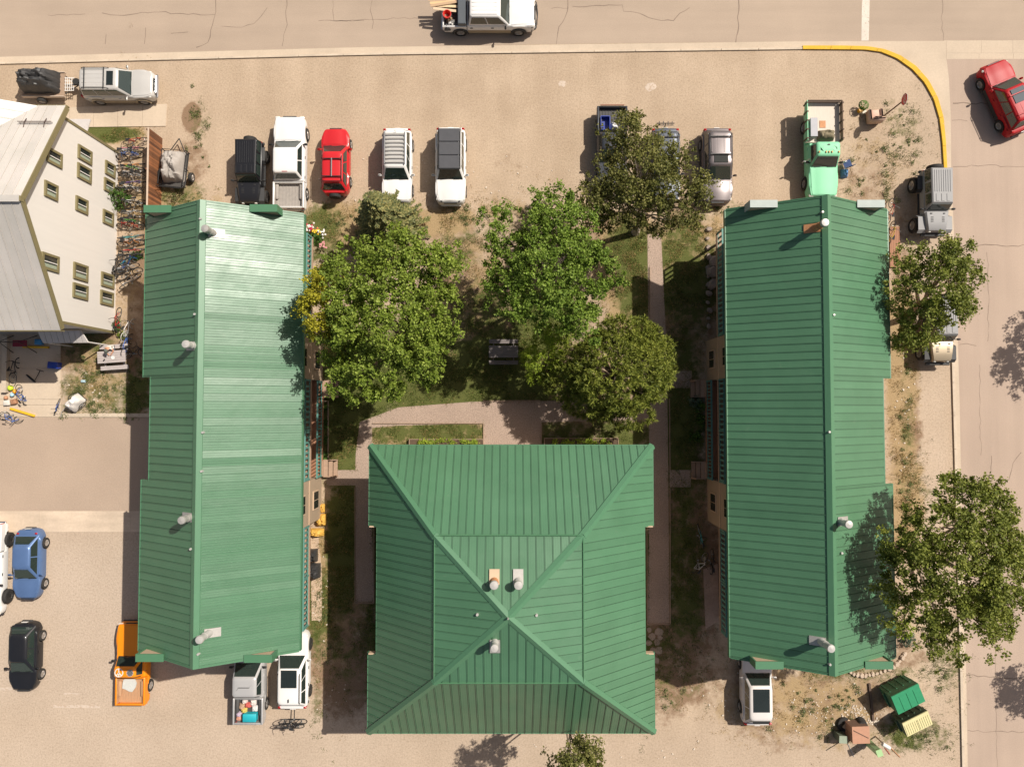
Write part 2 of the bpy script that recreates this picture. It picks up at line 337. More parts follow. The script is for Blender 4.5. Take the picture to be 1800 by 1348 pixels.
for yy in ((585,647),(648,702),(703,712),(713,733)):
    slabs(pt,'patio_slab',P2([(-200,yy[0]+.3),(107,yy[0]+.3)]),P2([(-200,yy[1]-.3),(107,yy[1]-.3)]),3,.002,.035,CONC,gap=.002)
tag(MB().poly(P2([(110,726.5),(270,726.5),(270,733),(110,733)]),.0,.06).build('kerb',CONCW),'low concrete kerb edging the weedy yard',kind='structure')
# gravel paths with timber edging
def path(pts,lab): return struct('gravel_path',P2(pts),.005,GRAV,lab=lab)
p_r=path([(1138,412),(1162,412),(1171,600),(1174,760),(1177,1096),(1138,1096),(1141,930),(1141,700)],'long pinkish gravel path beside the right green building')
p_h=path([(632,742),(700,716),(830,706),(1143,703),(1143,738),(952,742),(952,790),(850,790),(850,744),(700,748),(654,752),(654,900),(657,1059),(625,1059),(625,800)],'pinkish gravel path in front of the centre building')
for q in ([(574,826),(626,826),(626,853),(574,853)],[(1176,652),(1216,652),(1216,682),(1176,682)],[(1177,826),(1214,826),(1214,856),(1177,856)]):
    struct('gravel_path',P2(q),.0055,GRAV,lab='short gravel path leading to the wooden steps')
def edging(par,a,b):
    p,q=G(*a),G(*b); d=q-p; MB().box((p.x+q.x)/2,(p.y+q.y)/2,.035,d.length,.05,.09,math.atan2(d.y,d.x)).build('edging_board',TIMB,par)
for a,b in (((1176.5,700),(1177.5,826)),((1177.5,857),(1178,1096)),((1137,935),(1137.5,1096)),((1138,1096.5),(1177,1096.5)),((1142,470),(1142,640))): edging(p_r,a,b)
for a,b in (((624.5,856),(624.5,1059)),((657.5,925),(657.5,1059)),((625,1059.5),(657,1059.5)),((655,744),(850,744)),((850,745),(850,783)),((952,745),(952,783)),((850,704.5),(950,704))): edging(p_h,a,b)
bed=empty('planting_bed',G(577,750),0,'timber edged planting strip along the left building porch','planting bed')
for (a,b) in (((577.5,705),(577.5,824)),((547,705),(577,705))):
    p,q=G(*a)-G(577,750),G(*b)-G(577,750); d=q-p
    MB().box((p.x+q.x)/2,(p.y+q.y)/2,.06,d.length,.05,.14,math.atan2(d.y,d.x)).build('edging_board',TIMB,bed)
# flagstones
FLAG=surf('flagstone',(.34,.26,.20),.12,fs=6,big=2,bigv=.15,bump=.3)
fl=empty('stepping_stones',G(1150,1125),0,'irregular flagstones set in the ground at the gravel path end','stones')
for px,py,r in ((1141,1106,5),(1158,1110,9),(1146,1118,7),(1140,1130,6),(1155,1128,7),(1158,1143,8),(1147,1143,6),(1154,1160,6),(1152,1176,5),(1160,1120,5)):
    c=G(px,py)-G(1150,1125); n=R.randint(6,8); rr=r*.034
    MB().poly([(c.x+rr*R.uniform(.75,1.15)*math.cos(2*math.pi*i/n),c.y+rr*R.uniform(.75,1.15)*math.sin(2*math.pi*i/n)) for i in range(n)],-.02,.035).build('flagstone',FLAG,fl)
for q in ([(1170,1012),(1188,1024),(1186,1036),(1171,1026)],[(1171,1080),(1190,1092),(1188,1105),(1172,1093)]):
    pass
# ------------------------------------------------------------------ buildings
def roofmat(name,col,rough):
    m=bpy.data.materials.new(name); m.use_nodes=True; nt=m.node_tree; b=nt.nodes['Principled BSDF']
    b.inputs['Roughness'].default_value=rough; b.inputs['Specular IOR Level'].default_value=.58
    isl=node(nt,'ShaderNodeNewGeometry'); oi=node(nt,'ShaderNodeObjectInfo')
    c=mixc(nt,oi.outputs['Random'],tuple(x*.93 for x in col),tuple(x*1.06 for x in col))
    c=mixc(nt,1.,c,ramp(nt,nz(nt,.5,5,.6),[(.3,(.90,.91,.90)),(.7,(1.06,1.05,1.06))]).outputs[0],'MULTIPLY')
    c=mixc(nt,ramp(nt,nz(nt,2.2,6,.7),[(.62,(0,0,0)),(.85,(.35,.35,.35))]).outputs[0],c,(.20,.24,.17))
    nt.links.new(c,b.inputs['Base Color'])
    r=ramp(nt,nz(nt,.8,5,.6),[(.3,(rough*.85,)*3),(.7,(rough*1.2,)*3)]); nt.links.new(r.outputs[0],b.inputs['Roughness'])
    bp=node(nt,'ShaderNodeBump'); bp.inputs['Strength'].default_value=.25; bp.inputs['Distance'].default_value=.02
    nt.links.new(nz(nt,1.,3,.5,sc=(2.5,2.5,2.5)),bp.inputs['Height']); nt.links.new(bp.outputs[0],b.inputs['Normal'])
    return m
GREEN=roofmat('green_metal',(.070,.168,.090),.38)
GSEAM=pm('seam_shade',(.03,.065,.038),.7)  # dark strip along each seam, the seam's shadow put into the colour
GTRIM=pm('green_trim',(.070,.175,.094),.42,var=.06)
CREAM=pm('tan_siding',(.36,.27,.185),.8,var=.08,vs=1.5,bump=.15,bs=8)
TANW=pm('tan_board',(.50,.36,.24),.8,var=.1)
TEAL=pm('teal_paint',(.10,.24,.20),.6,var=.1)
DECKW=pm('deck_wood',(.36,.24,.165),.8,var=.25,vs=3,stretch=(1,8,8),bump=.2)
REDW=pm('redwood_deck',(.33,.16,.09),.8,var=.25,vs=3,stretch=(8,1,8),bump=.2)
GLASS=pm('dark_glass',(.018,.024,.022),.06,var=.3,vs=.8,spec=.7)
GALV=pm('galvanised_metal',(.40,.38,.35),.5,.4,var=.15,vs=6)
WHITEM=pm('white_metal',(.66,.63,.59),.5,var=.06)
VENTM=pm('vent_metal',(.46,.44,.41),.45,.25,var=.12,vs=6)
RUSTM=pm('rusty_metal',(.42,.20,.09),.7,.2,var=.35,vs=9)
BLK=pm('black_plastic',(.012,.012,.012),.5,var=.2)
def clip(poly,u0,u1):
    for s,lim in ((1,u0),(-1,u1)):
        out=[]
        for i,p in enumerate(poly):
            q=poly[(i+1)%len(poly)]; a=s*(p[0]-lim); b=s*(q[0]-lim)
            if a>=0: out.append(p)
            if (a>=0)!=(b>=0):
                t=a/(a-b); out.append((p[0]+(q[0]-p[0])*t,p[1]+(q[1]-p[1])*t))
        poly=out
        if len(poly)<3: return []
    return poly
def roof_panels(parent,poly,eave_dir,pitch=.42,u_off=0.,mat=None,tilt=.024,base=.022,seamh=.056,rib=.004,seam=None):
    """cover a planar convex roof face with separate standing-seam panels"""
    P=[Vector(p) for p in poly]; u=Vector(eave_dir).normalized()
    n=(P[1]-P[0]).cross(P[2]-P[0]).normalized()
    if n.z<0: n=-n
    v=n.cross(u); O=P[0]
    q=[((p-O).dot(u),(p-O).dot(v)) for p in P]
    lo,hi=min(a for a,b in q),max(a for a,b in q); k=math.floor((lo-u_off)/pitch)
    while u_off+k*pitch<hi-.02:
        a=u_off+k*pitch; k+=1; mb=MB(); r=R.gauss(0,tilt)
        def piece(u0,u1,h0,h1,slope,mi):
            c=clip(q,max(u0,lo+.001),min(u1,hi-.001))
            if len(c)<3: return
            ar=sum(c[i][0]*c[(i+1)%len(c)][1]-c[(i+1)%len(c)][0]*c[i][1] for i in range(len(c)))
            if abs(ar)<.002: return
            if ar<0: c=c[::-1]
            mb.mi=mi; mid=(u0+u1)/2
            mb.loft([[O+u*x+v*y+n*h0 for x,y in c],[O+u*x+v*y+n*(h1+slope*(x-mid)) for x,y in c]])
        piece(a+.034,a+pitch-.012,0,base,r,0)
        piece(a+.035+.115,a+.035+.135,.004,base+rib,r,0); piece(a+.035+.235,a+.035+.255,.004,base+rib,r,0)
        piece(a-.012,a+.016,0,seamh,0,0)
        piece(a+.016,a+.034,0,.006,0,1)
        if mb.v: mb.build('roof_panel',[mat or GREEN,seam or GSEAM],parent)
def slab(mb,poly,t):
    P=[Vector(p) for p in poly]; n=(P[1]-P[0]).cross(P[2]-P[0]).normalized()
    if n.z<0: P=P[::-1]; n=-n
    mb.loft([[p-n*t for p in P],P])
def vent(parent,base,h,r,kind='white',lean=(0,0),cap=True,flash=True,fl_dir=(1,0)):
    m={'white':VENTM,'galv':GALV,'rust':RUSTM}[kind]
    c=MB(); c.lathe([(r*1.25,-.35),(r*1.2,.12),(r,.16),(r,h-.14)],base,n=12); c.lathe([(r*1.1,h*.45),(r*1.1,h*.48)],base,n=12)
    o=c.build('chimney' if r>.09 else 'vent_pipe',m if kind!='rust' else [RUSTM],parent,40)
    if cap:
        k=MB(); k.lathe([(r*.7,h-.15),(r*1.22,h-.13),(r*1.25,h-.03),(r*1.1,h+.04),(.01,h+.07)],base,n=14); k.build('chimney_cap',VENTM if kind!='galv' else GALV,o,40)
    if flash: pass
    return o
def apartment(label,xw,xr,xe,y0,y1,s,chims,pipes,notch):
    """s=+1: courtyard side is +x"""
    zr,ze=8.55,5.95
    B=empty('apartment_building',((xw+xe)/2,(y0+y1)/2,0),0,label,'building'); B0=Vector(B.location)
    inv=lambda p: Vector(p)-B0
    xc,xo=(xe,xw) if s>0 else (xw,xe)          # court eave, outer eave
    zat=lambda x: zr-(zr-ze)*abs(x-xr)/abs((xe if x>xr else xw)-xr)
    xn=xo+s*.60; na,nb=notch
    faces=[[(xr,y0,zr),(xc,y0,ze),(xc,y1,ze),(xr,y1,zr)]]
    for a,b,xx in ((y0,na,xo),(na,nb,xn),(nb,y1,xo)): faces.append([(xr,a,zr),(xx,a,zat(xx)),(xx,b,zat(xx)),(xr,b,zr)])
    deck=MB()
    for f in faces: slab(deck,[inv(p) for p in f],.14)
    roof=deck.build('roof',GTRIM,B)
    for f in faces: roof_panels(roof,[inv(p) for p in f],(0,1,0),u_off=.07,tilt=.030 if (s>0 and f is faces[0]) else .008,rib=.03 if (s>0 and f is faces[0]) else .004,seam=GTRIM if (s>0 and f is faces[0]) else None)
    # ridge cap, eave and rake trims
    cap=MB(); dx=.24
    prof=[(xr-dx,zat(xr-dx)+.03),(xr-dx,zat(xr-dx)+.085),(xr,zr+.10),(xr+dx,zat(xr+dx)+.085),(xr+dx,zat(xr+dx)+.03),(xr,zr+.02)]
    cap.loft([[inv((x,y,z)) for x,z in prof] for y in (y0-.04,y1+.04)]); cap.build('ridge_cap',GTRIM,roof)
    for xx,a,b in ((xc,y0,y1),(xo,y0,na),(xn,na,nb),(xo,nb,y1)):
        z=zat(xx); sg=1 if xx>xr else -1
        MB().bbox(xx-B0.x,xx-B0.x+sg*.06,a-B0.y,b-B0.y,z-.24,z+.03).build('fascia',GTRIM,roof)
    for y,sg in ((y0,-1),(y1,1)):
        for xx in (xw,xe):
            m=MB(); slab(m,[inv(p) for p in ((xr,y,zr+.05),(xx,y,zat(xx)+.05),(xx,y+sg*.05,zat(xx)+.05),(xr,y+sg*.05,zr+.05))],.30); m.build('rake_board',GTRIM,roof)
    # small flat-topped gable bumps
    for y,sg in ((y0,-1),(y1,1)):
        for xx,sd in ((xw,-1),(xe,1)):
            a,b=xr+sd*2.15,xr+sd*3.5; top=zat(a)+.06; yi,yo=y-sg*.24,y+sg*.07
            m=MB()
            tri=[(a,zat(a)+.0),(b,top),(b,zat(b)-.0)]
            m.mi=0; m.loft([[inv((x,yi,z)) for x,z in tri],[inv((x,yo,z)) for x,z in tri]])
            o=m.build('gable_bump',TANW,roof)
            m=MB(); m.bbox(a-B0.x-.02*sd,b-B0.x+.10*sd,min(yi,yo)-B0.y-.04,max(yi,yo)-B0.y+.05,top,top+.07); m.bbox(b-B0.x+.03*sd,b-B0.x+.10*sd,min(yi,yo)-B0.y-.04,max(yi,yo)-B0.y+.05,zat(b)-.05,top); m.build('bump_cap',GTRIM if s>0 or sg<0 else pm('pale_metal',(.40,.44,.41),.75,spec=.15),o)
    # walls
    xa=xo+s*.75; xb=xc-s*2.0; ya,yb=y0+.4,y1-.4
    wl=MB(); L=sorted((xa,xb)); prof=[(L[0],0),(L[1],0),(L[1],zat(L[1])-.2),(xr,zr-.2),(L[0],zat(L[0])-.2)]
    wl.loft([[inv((x,y,z)) for x,z in prof] for y in (ya,yb)]); wall=wl.build('wall',CREAM,B)
    ln=y1-y0; fy=lambda t:y1-t*ln
    blocks=((.275,.378),(.628,.738))
    for t0,t1 in blocks:
        o=MB().bbox(xb-B0.x,xc-s*.47-B0.x,fy(t1)-B0.y,fy(t0)-B0.y,0,zat(xc-s*.5)-.16).build('wall_block',CREAM,B)
        xf=xc-s*.47-B0.x
        for zz in (1.1,3.9):
            w_=MB().box(xf+s*.02,(fy(t0)+fy(t1))/2-B0.y,zz+.35,.08,1.15,1.1).build('window',TANW,o)
            for k in (-1,1): MB().box(xf+s*.065,(fy(t0)+fy(t1))/2-B0.y+k*.26,zz+.35,.02,.48,.95).build('pane',GLASS,w_)
        MB().box(xf+s*.012,(fy(t0)+fy(t1))/2-B0.y,2.72,.03,fy(t0)-fy(t1)-.02,.16).build('belt_board',TANW,o)
    # upper balconies with slatted railings, lower ones with rails
    for i,(t0,t1,z) in enumerate(((.02,.275,2.75),(.738,.985,2.75),(.378,.628,2.75),(.378,.628,.55))):
        a,b=fy(t1)-B0.y,fy(t0)-B0.y; xf=xc-s*.42-B0.x
        if z<1: xf=xc-s*.30-B0.x
        d=MB().bbox(xb-B0.x,xf,a+.003,b-.003,z-.18,z).build('balcony_deck',REDW if z<1 else DECKW,B)
        rl=MB(); rl.box(xf-s*.05,(a+b)/2,z+1.02,.10,b-a,.05); rl.box(xf-s*.05,(a+b)/2,z+.12,.05,b-a,.07)
        for yy in (a+.06,(a+b)/2,b-.06): rl.box(xf-s*.05,yy,z+.5,.09,.09,1.0)
        r_=rl.build('railing',TEAL,d)
        sp=.30 if z>1 else .22; n=int((b-a)/sp)
        bm=MB().box(0,0,0,.035,.12 if z>1 else .05,.86); me=None
        for k in range(n):
            if me is None: o=bm.build('baluster',TEAL if z>1 else TEAL,r_); me=o.data
            else: o=link('baluster',me,r_)
            o.location=(xf-s*.05,a+sp*(k+.5),z+.57)
        if z>1:
            for yy in (a+.1,b-.1): MB().box(xf-s*.75,yy,z/2-.09,.12,.12,z-.18).build('post',TANW,d)
        # doors and windows at the back wall
        for yy in (a+(b-a)*.25,a+(b-a)*.72):
            dr=MB().box(xb-B0.x+s*.03,yy,z+1.02,.06,.95,2.05).build('door',pm('door_paint',(.20,.10,.07),.5),B)
            MB().box(xb-B0.x+s*.075,yy+.36,z+1.0,.03,.06,.06).build('handle',GALV,dr)
            wi=MB().box(xb-B0.x+s*.03,yy+1.25,z+1.35,.06,1.0,1.1).build('window',TANW,B); MB().box(xb-B0.x+s*.07,yy+1.25,z+1.35,.02,.86,.96).build('pane',GLASS,wi)
    # stairs down from the ground porch
    for t,sg in ((.378,1),(.628,-1)):
        yc=fy(t)-B0.y-sg*.50
        stp=empty('steps',(0,0,0)); stp.parent=B
        xs0=xc-s*.28-B0.x
        MB().bbox(xs0-s*1.0,xs0+s*.02,yc-.48,yc+.48,.36,.54).build('landing',DECKW,stp)
        for k in range(3):
            MB().bbox(xs0+s*(.025+.27*k),xs0+s*(.285+.27*k),yc-.5,yc+.5,.40-.15*k-.05,.40-.15*k).build('tread',DECKW,stp)
        for q in (-.52,.52): MB().box(xs0+s*.42,yc+q,.22,.85,.05,.34).build('stringer',DECKW,stp)
        MB().box(xs0+s*.80,yc+sg*.46,.58,.07,.07,1.16).build('newel',DECKW,stp)
    # chimneys
    for px,py,h,kind in chims:
        z=7.5
        for _ in range(25): p=G(px,py,z); z=.5*z+.5*zat(p.x)
        o=vent(B,inv((p.x,p.y,z)),h,.17,kind)
        sg=1 if p.x>xr else -1; sl=(zr-ze)/4.45
        m=MB(); M=Matrix.Rotation(math.atan(sl)*sg,3,'Y'); pos=inv((p.x+sg*.18,p.y,zat(p.x+sg*.18)+.055)); m.box(pos.x,pos.y,pos.z,.8,.46,.05,0,M); m.build('flashing',GALV if kind!='rust' else RUSTM,o)
    for px,py in pipes:
        z=8
        for _ in range(25): p=G(px,py,z); z=.5*z+.5*zat(p.x)
        vent(B,inv((p.x,p.y,z)),.32,.055,'white',cap=False)
    return B
Lnot=(G(245,843,6.1).y,G(250,663,6.1).y)
apt_l=apartment('long green metal roofed apartment building between the driveway and the courtyard trees',-20.27,-16.13,-11.54,-13.15,10.75,1,
  [(374,410,.95,'galv'),(342,608,1.0,'white'),(335,909,1.0,'galv'),(367,1112,1.1,'white')],[(344,553),(358,760),(337,964),(349,1118),(354,386),(356,828),(350,1148)],Lnot)
Rnot=(G(1572,850,6.1).y,G(1566,665,6.1).y)
apt_r=apartment('long green metal roofed apartment building beside the side street',11.85,16.32,20.80,-13.5,11.0,-1,
  [(1434,401,1.1,'rust'),(1476,916,1.0,'white'),(1444,1127,1.1,'white')],[(1464,554),(1456,759),(1478,971),(1444,374),(1457,1166)],Rnot)
# ---- centre building with two-pitch hip roof
def centre():
    B0=Vector((-.06,-9.9,0)); B=empty('apartment_building',B0,0,'square building with two-tier pyramid roof of green metal in the courtyard','building')
    ze,zb,za=5.6,9.0,10.5
    e=[G(650,783,ze),G(1148,783,ze),G(1149,1287,ze),G(647,1287,ze)]            # NW NE SE SW
    b=[G(763,941,zb),G(1024,941,zb),G(1026,1200,zb),G(763,1200,zb)]
    ym=(e[0].y+e[2].y)/2; 
    # make both tiers clean rectangles
    ex0,ex1,ey1,ey0=(e[0].x+e[3].x)/2,(e[1].x+e[2].x)/2,e[0].y,e[2].y
    bx0,bx1,by1,by0=(b[0].x+b[3].x)/2,(b[1].x+b[2].x)/2,b[0].y,b[2].y
    ap=G(893,1085,za)
    E=[Vector((x,y,ze))-B0 for x,y in ((ex0,ey1),(ex1,ey1),(ex1,ey0),(ex0,ey0))]
    K=[Vector((x,y,zb))-B0 for x,y in ((bx0,by1),(bx1,by1),(bx1,by0),(bx0,by0))]
    A=ap-B0
    dirs=[(1,0,0),(0,1,0),(1,0,0),(0,1,0)]
    nW=(G(650,925,5.8).y-B0.y,G(645,1148,5.8).y-B0.y)
    deck=MB(); faces=[]
    for i in range(4):
        j=(i+1)%4
        if i in (0,2): faces.append(([E[i],E[j],K[j],K[i]],dirs[i]))
        else:
            x_e=E[i].x; x_k=K[i].x; t=.135
            xi=x_e+(x_k-x_e)*t; zi=ze+(zb-ze)*t
            y1_,y0_=max(E[i].y,E[j].y),min(E[i].y,E[j].y); k1,k0=max(K[i].y,K[j].y),min(K[i].y,K[j].y)
            at=lambda y: Vector((x_e,y,ze))
            mid=lambda y: Vector((x_k,y,zb))
            # three strips; keep each convex
            faces.append(([at(y1_),at(nW[0]),mid(min(nW[0],k1)) if nW[0]<k1 else mid(k1),mid(k1)],dirs[i]))
            faces.append(([Vector((xi,nW[0],zi)),Vector((xi,nW[1],zi)),mid(nW[1]),mid(nW[0])],dirs[i]))
            faces.append(([at(nW[1]),at(y0_),mid(k0),mid(nW[1])],dirs[i]))
        faces.append(([K[i],K[j],A],dirs[i]))
    for f,_ in faces: slab(deck,f,.14)
    roof=deck.build('roof',GTRIM,B)
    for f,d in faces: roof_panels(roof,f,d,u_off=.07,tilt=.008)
    def hip(p,q,w=.20,name='hip_cap'):
        d=(q-p).normalized(); sd=d.cross(Vector((0,0,1))).normalized(); up=sd.cross(d)
        m=MB(); pr=[(-w,-.06),(-w,.0),(0,.115),(w,.0),(w,-.06)]
        m.loft([[c+sd*x+up*(z+.0) for x,z in pr] for c in (p,q)]); m.build(name,GTRIM,roof)
    for i in range(4): hip(E[i],K[i]); hip(K[i],A); 
    for i in range(4): hip(K[i],K[(i+1)%4],.06,'break_flashing')
    m=MB(); m.lathe([(.05,-.1),(.05,.22),(.03,.3)],A,n=8); m.build('finial',GALV,roof)
    for i in (0,2): 
        m=MB(); sg=1 if i==0 else -1; m.bbox(E[0].x,E[1].x,E[i].y,E[i].y+sg*.05,ze-.24,ze+.02); m.build('fascia',GTRIM,roof)
    for i,sg in ((1,1),(3,-1)):
        x=E[i].x; y1_,y0_=E[0].y,E[2].y
        for a,b_ in ((y1_,nW[0]),(nW[1],y0_)): MB().bbox(x,x+sg*.05,a,b_,ze-.24,ze+.02).build('fascia',GTRIM,roof)
        xi=x+(K[i].x-x)*.135; MB().bbox(xi,xi+sg*.05,nW[1],nW[0],ze+.46-.24,ze+.46).build('fascia',GTRIM,roof)
        for yy in nW: MB().bbox(min(x,xi)+.05,max(x,xi)-.05,yy-.03,yy+.03,ze-.10,ze+.28).build('soffit_board',TANW,roof)
    # walls
    w_=MB().bbox(E[0].x+1.0,E[1].x-1.0,E[2].y+1.0,E[0].y-1.0,0,6.35).build('wall',CREAM,B)
    for sy,y in ((1,E[0].y-1.0),(-1,E[2].y+1.0)):
        for x in (-4.6,-2.2,2.2,4.6):
            for z in (1.6,4.2):
                wi=MB().box(x,y+sy*.03,z,1.1,.06,1.2).build('window',TANW,w_); MB().box(x,y+sy*.07,z,.95,.02,1.05).build('pane',GLASS,wi)
        MB().box(0,y+sy*.03,1.05,.95,.06,2.1).build('door',pm('door_paint',(.20,.10,.07),.5),w_)
    for sx,x in ((1,E[1].x-1.0),(-1,E[0].x+1.0)):
        for y in (-4.5,-1.5,1.5,4.5):
            for z in (1.6,4.2):
                wi=MB().box(x+sx*.03,y,z,.06,1.1,1.2).build('window',TANW,w_); MB().box(x+sx*.07,y,z,.02,.95,1.05).build('pane',GLASS,wi)
    for px,py,h,kind,r in ((869,1022,.75,'rust',.18),(911,1022,.75,'white',.18),(870,1128,.9,'white',.16),(839,1079,.3,'white',.06),(943,1080,.3,'white',.06)):
        z=10
        for _ in range(6): p=G(px,py,z); z=zb+(za-zb)*(1-max(abs(p.x-ap.x)/3.75,abs(p.y-ap.y)/3.8))
        o=vent(B,p-B0,h,r,kind,cap=r>.1)
        if r>.1: 
            sy=1 if py<1085 else -1
            m=MB(); M=Matrix.Rotation(-math.atan(.39)*sy,3,'X'); m.box(p.x-B0.x,p.y-B0.y+sy*.22,p.z-.03,.5,.75,.05,0,M); m.build('flashing',GALV if kind!='rust' else TANW,o)
centre()
# ---- white three-storey house
WSID=pm('white_siding',(.64,.605,.56),.7,var=.05,vs=.8,bump=.15,bs=5,stretch=(1,6,.3))
OLIVE=pm('olive_trim',(.185,.155,.075),.6,var=.1)
WROOF=roofmat('pale_metal_roof',(.50,.465,.425),.42)
WSEAM=pm('pale_seam',(.42,.37,.32),.6)
def white_house():
    global GSEAM
    X,Y0,Y1=-25.25,4.76,16.40; ym=(Y0+Y1)/2; ze,zr=6.05,9.3; sl=(zr-ze)/((Y1-Y0)/2)
    B0=Vector((X-6,ym,0)); B=empty('house',B0,0,'tall white gabled house with olive trim next to the bicycle row','building'); inv=lambda p:Vector(p)-B0
    m=MB(); m.loft([[inv(p) for p in ((x,Y0,0),(x,Y1,0),(x,Y1,ze),(x,ym,zr),(x,Y0,ze))] for x in (-44,X)]); wall=m.build('wall',WSID,B)
    zc=lambda y: zr-abs(y-ym)*sl
    zN=zc(Y1+.45); xe=-26.45; ox=X+.38
    zo=.16
    deck=MB(); faces=[]
    dY=Y1+.45-ym
    faces.append(([(ox,ym,zr+zo),(ox,Y1+.45,zN+zo),(xe,Y1+.45,zN+zo),(xe-dY,ym,zr+zo)],(1,0,0)))
    faces.append(([(ox,ym,zr+zo),(-44,ym,zr+zo),(-44,Y0-.45,zN+zo),(ox,Y0-.45,zN+zo)],(1,0,0)))
    faces.append(([(xe,Y1+.45,zN+zo),(xe-dY,Y1+.45,zr+zo),(xe-dY,ym,zr+zo)],(0,1,0)))
    faces=[([inv(p) for p in f],d) for f,d in faces]
    for f,_ in faces: slab(deck,f,.14)
    roof=deck.build('roof',WROOF,B)
    sv=GSEAM; GSEAM=WSEAM
    for f,d in faces: roof_panels(roof,f,d,pitch=.50,mat=WROOF,tilt=.006,seamh=.045)
    GSEAM=sv
    c=MB(); c.box((ox-44)/2-B0.x,0,zr+zo+.05,44+ox,.34,.09); c.build('ridge_cap',WROOF,roof)
    MB().box(ox+.035-B0.x,0,zr+zo-.07,.09,.26,.30).build('peak_plate',OLIVE,roof)
    for sg in (1,-1):
        m=MB(); slab(m,[inv(p) for p in ((ox,ym,zr+zo+.05),(ox,ym+sg*dY,zN+zo+.05),(ox+.06,ym+sg*dY,zN+zo+.05),(ox+.06,ym,zr+zo+.05))],.30); m.build('rake_board',OLIVE,roof)
        m=MB(); m.bbox(-44-B0.x,ox-B0.x,sg*dY,sg*(dY+.06),zN-.16,zN+zo-.01); m.build('fascia',OLIVE,roof)
        MB().box(X-B0.x+.02,sg*(Y1-ym-.05),ze/2-.1,.06,.16,ze-.2).build('corner_board',OLIVE,wall)
    MB().box(-35-B0.x,Y0-ym-.012,1.35,18,.03,2.4).build('lower_siding',pm('grey_siding',(.30,.28,.26),.8),wall)
    # snow rail on the roof
    y=Y1-.85; z=zc(y)+zo; r=MB()
    for dz in (.12,.24): r.tube([inv((-26.9,y+.1*dz,z+dz)),inv((-25.05,y+.1*dz,z+dz))],.02)
    for x in (-26.6,-25.5): r.tube([inv((x,y-.3,z+.18)),inv((x,y+.05,z+.12)),inv((x,y+.3,z-.05))],.025)
    r.build('snow_rail',pm('rail_brown',(.08,.05,.04),.5),roof)
    for xl,yt,xr_,yb in ((81,257,107.5,298),(77,316,100,355),(136,253,160,292),(135,285,159,325),(132,343,153,379),(184,281,201,315),(182,311,200,344),(180,367,198,400),(72,442,102,481),(128,460,153,497),(127,496,153,529),(177,477,199,509),(175.5,509,198,540)):
        xm,yq=(xl+xr_)/2,(yt+yb)/2; sk=(xr_-xl)*abs(yq-717)/(900-xm)
        p=GX(xm,yq,X); sgn=1
        zt=GX(xl,yq-sk/2,X).z; zb=GX(xr_,yq+sk/2,X).z; hw=(yb-yt-sk)/2*(45-p.z)/F_PX; hh=(zt-zb)/2; c=inv((X,p.y,(zt+zb)/2))
        wi=MB()
        for (dy,dz,sy,sz) in ((0,hh-.07,2*hw,.14),(0,-hh+.07,2*hw,.14),(hw-.07,0,.14,2*hh-.28),(-hw+.07,0,.14,2*hh-.28)): wi.box(c.x+.05,c.y+dy,c.z+dz,.10,sy,sz)
        o=wi.build('window',OLIVE,wall)
        if zt-zb<.9: pass
        for k in (-1,1): MB().box(c.x+.025,c.y+k*(hw-.13)*.5,c.z,.02,(hw-.16),2*hh-.28).build('pane',GLASS,o)
        MB().box(c.x+.045,c.y,c.z,.04,.05,2*hh-.28).build('mullion',WHITEM,o)
        MB().box(c.x+.035,c.y-(hw-.14)*.62,c.z,.012,(hw-.15)*.62,2*hh-.34).build('curtain',pm('curtain',(.27,.31,.23),.8),o)
    # porch roof and pole on the south side
    q=[G(66,582,2.7),G(142,581,2.7),G(155,602,2.35),G(76,603,2.35)]
    pr=MB(); slab(pr,[inv(p) for p in q],.07); o=pr.build('porch_roof',WHITEM,B)
    roof_panels(o,[inv(p) for p in q],(1,0,0),pitch=.36,mat=pm('porch_metal',(.50,.46,.43),.45,.1),tilt=.004,seamh=.03)
    a,b=G(152,601,2.3),G(86,603,2.3)
    for p_,g in ((a,G(140,610)),(b,G(92,612))): MB().tube([inv(p_),inv((p_.x,p_.y,0))],.045).build('porch_post',WHITEM,o)
    nq=[G(147,226,2.6),G(183,226,2.6),G(170,241,2.3),G(158,236,2.3)]
    pr=MB(); slab(pr,[inv(p) for p in ((X-1.8,Y1+.02,2.9),(X-.35,Y1+.02,2.9),(X-.35,Y1+1.15,2.45),(X-1.8,Y1+1.15,2.45))],.07); pr.build('porch_roof',pm('porch_metal',(.50,.46,.43),.45,.1),B)
    wl=G(14,600)-B0; MB().bbox(G(11,600).x-B0.x,G(19,600).x-B0.x,G(14,690).y-B0.y,G(14,592).y-B0.y,0,.35).build('low_wall',CONCW,B)
white_house()
# ------------------------------------------------------------------ vehicles
def paint(name,col,metal=.0,rough=.36,coat=.2,spec=.4): return pm('paint_'+name,col,rough,metal,spec,var=.05,vs=1.5,coat=coat)
P_WHITE=paint('white',(.70,.68,.65)); P_BLACK=paint('black',(.012,.012,.014)); P_RED=paint('red',(.50,.018,.022)); P_SILVER=paint('silver',(.44,.43,.42),.2)
P_GREY=paint('mauve_grey',(.155,.135,.135),.5); P_DGREY=paint('dark_grey',(.05,.055,.065),.4); P_MINT=paint('mint',(.22,.56,.33),0,.5,.0,.25); P_ORANGE=paint('orange',(.78,.24,.006)); P_BLUE=paint('blue',(.10,.17,.33),.3)
P_TAN=paint('tan',(.36,.29,.20),.3); P_SILVT=paint('silver_two_tone',(.50,.48,.45),.15); P_CHAR=paint('charcoal',(.025,.026,.028),.3); P_CRIM=paint('crimson',(.36,.012,.016),0,.45,.0,.22); P_JSIL=paint('jeep_silver',(.27,.265,.262),.0,.55,.0,.25)
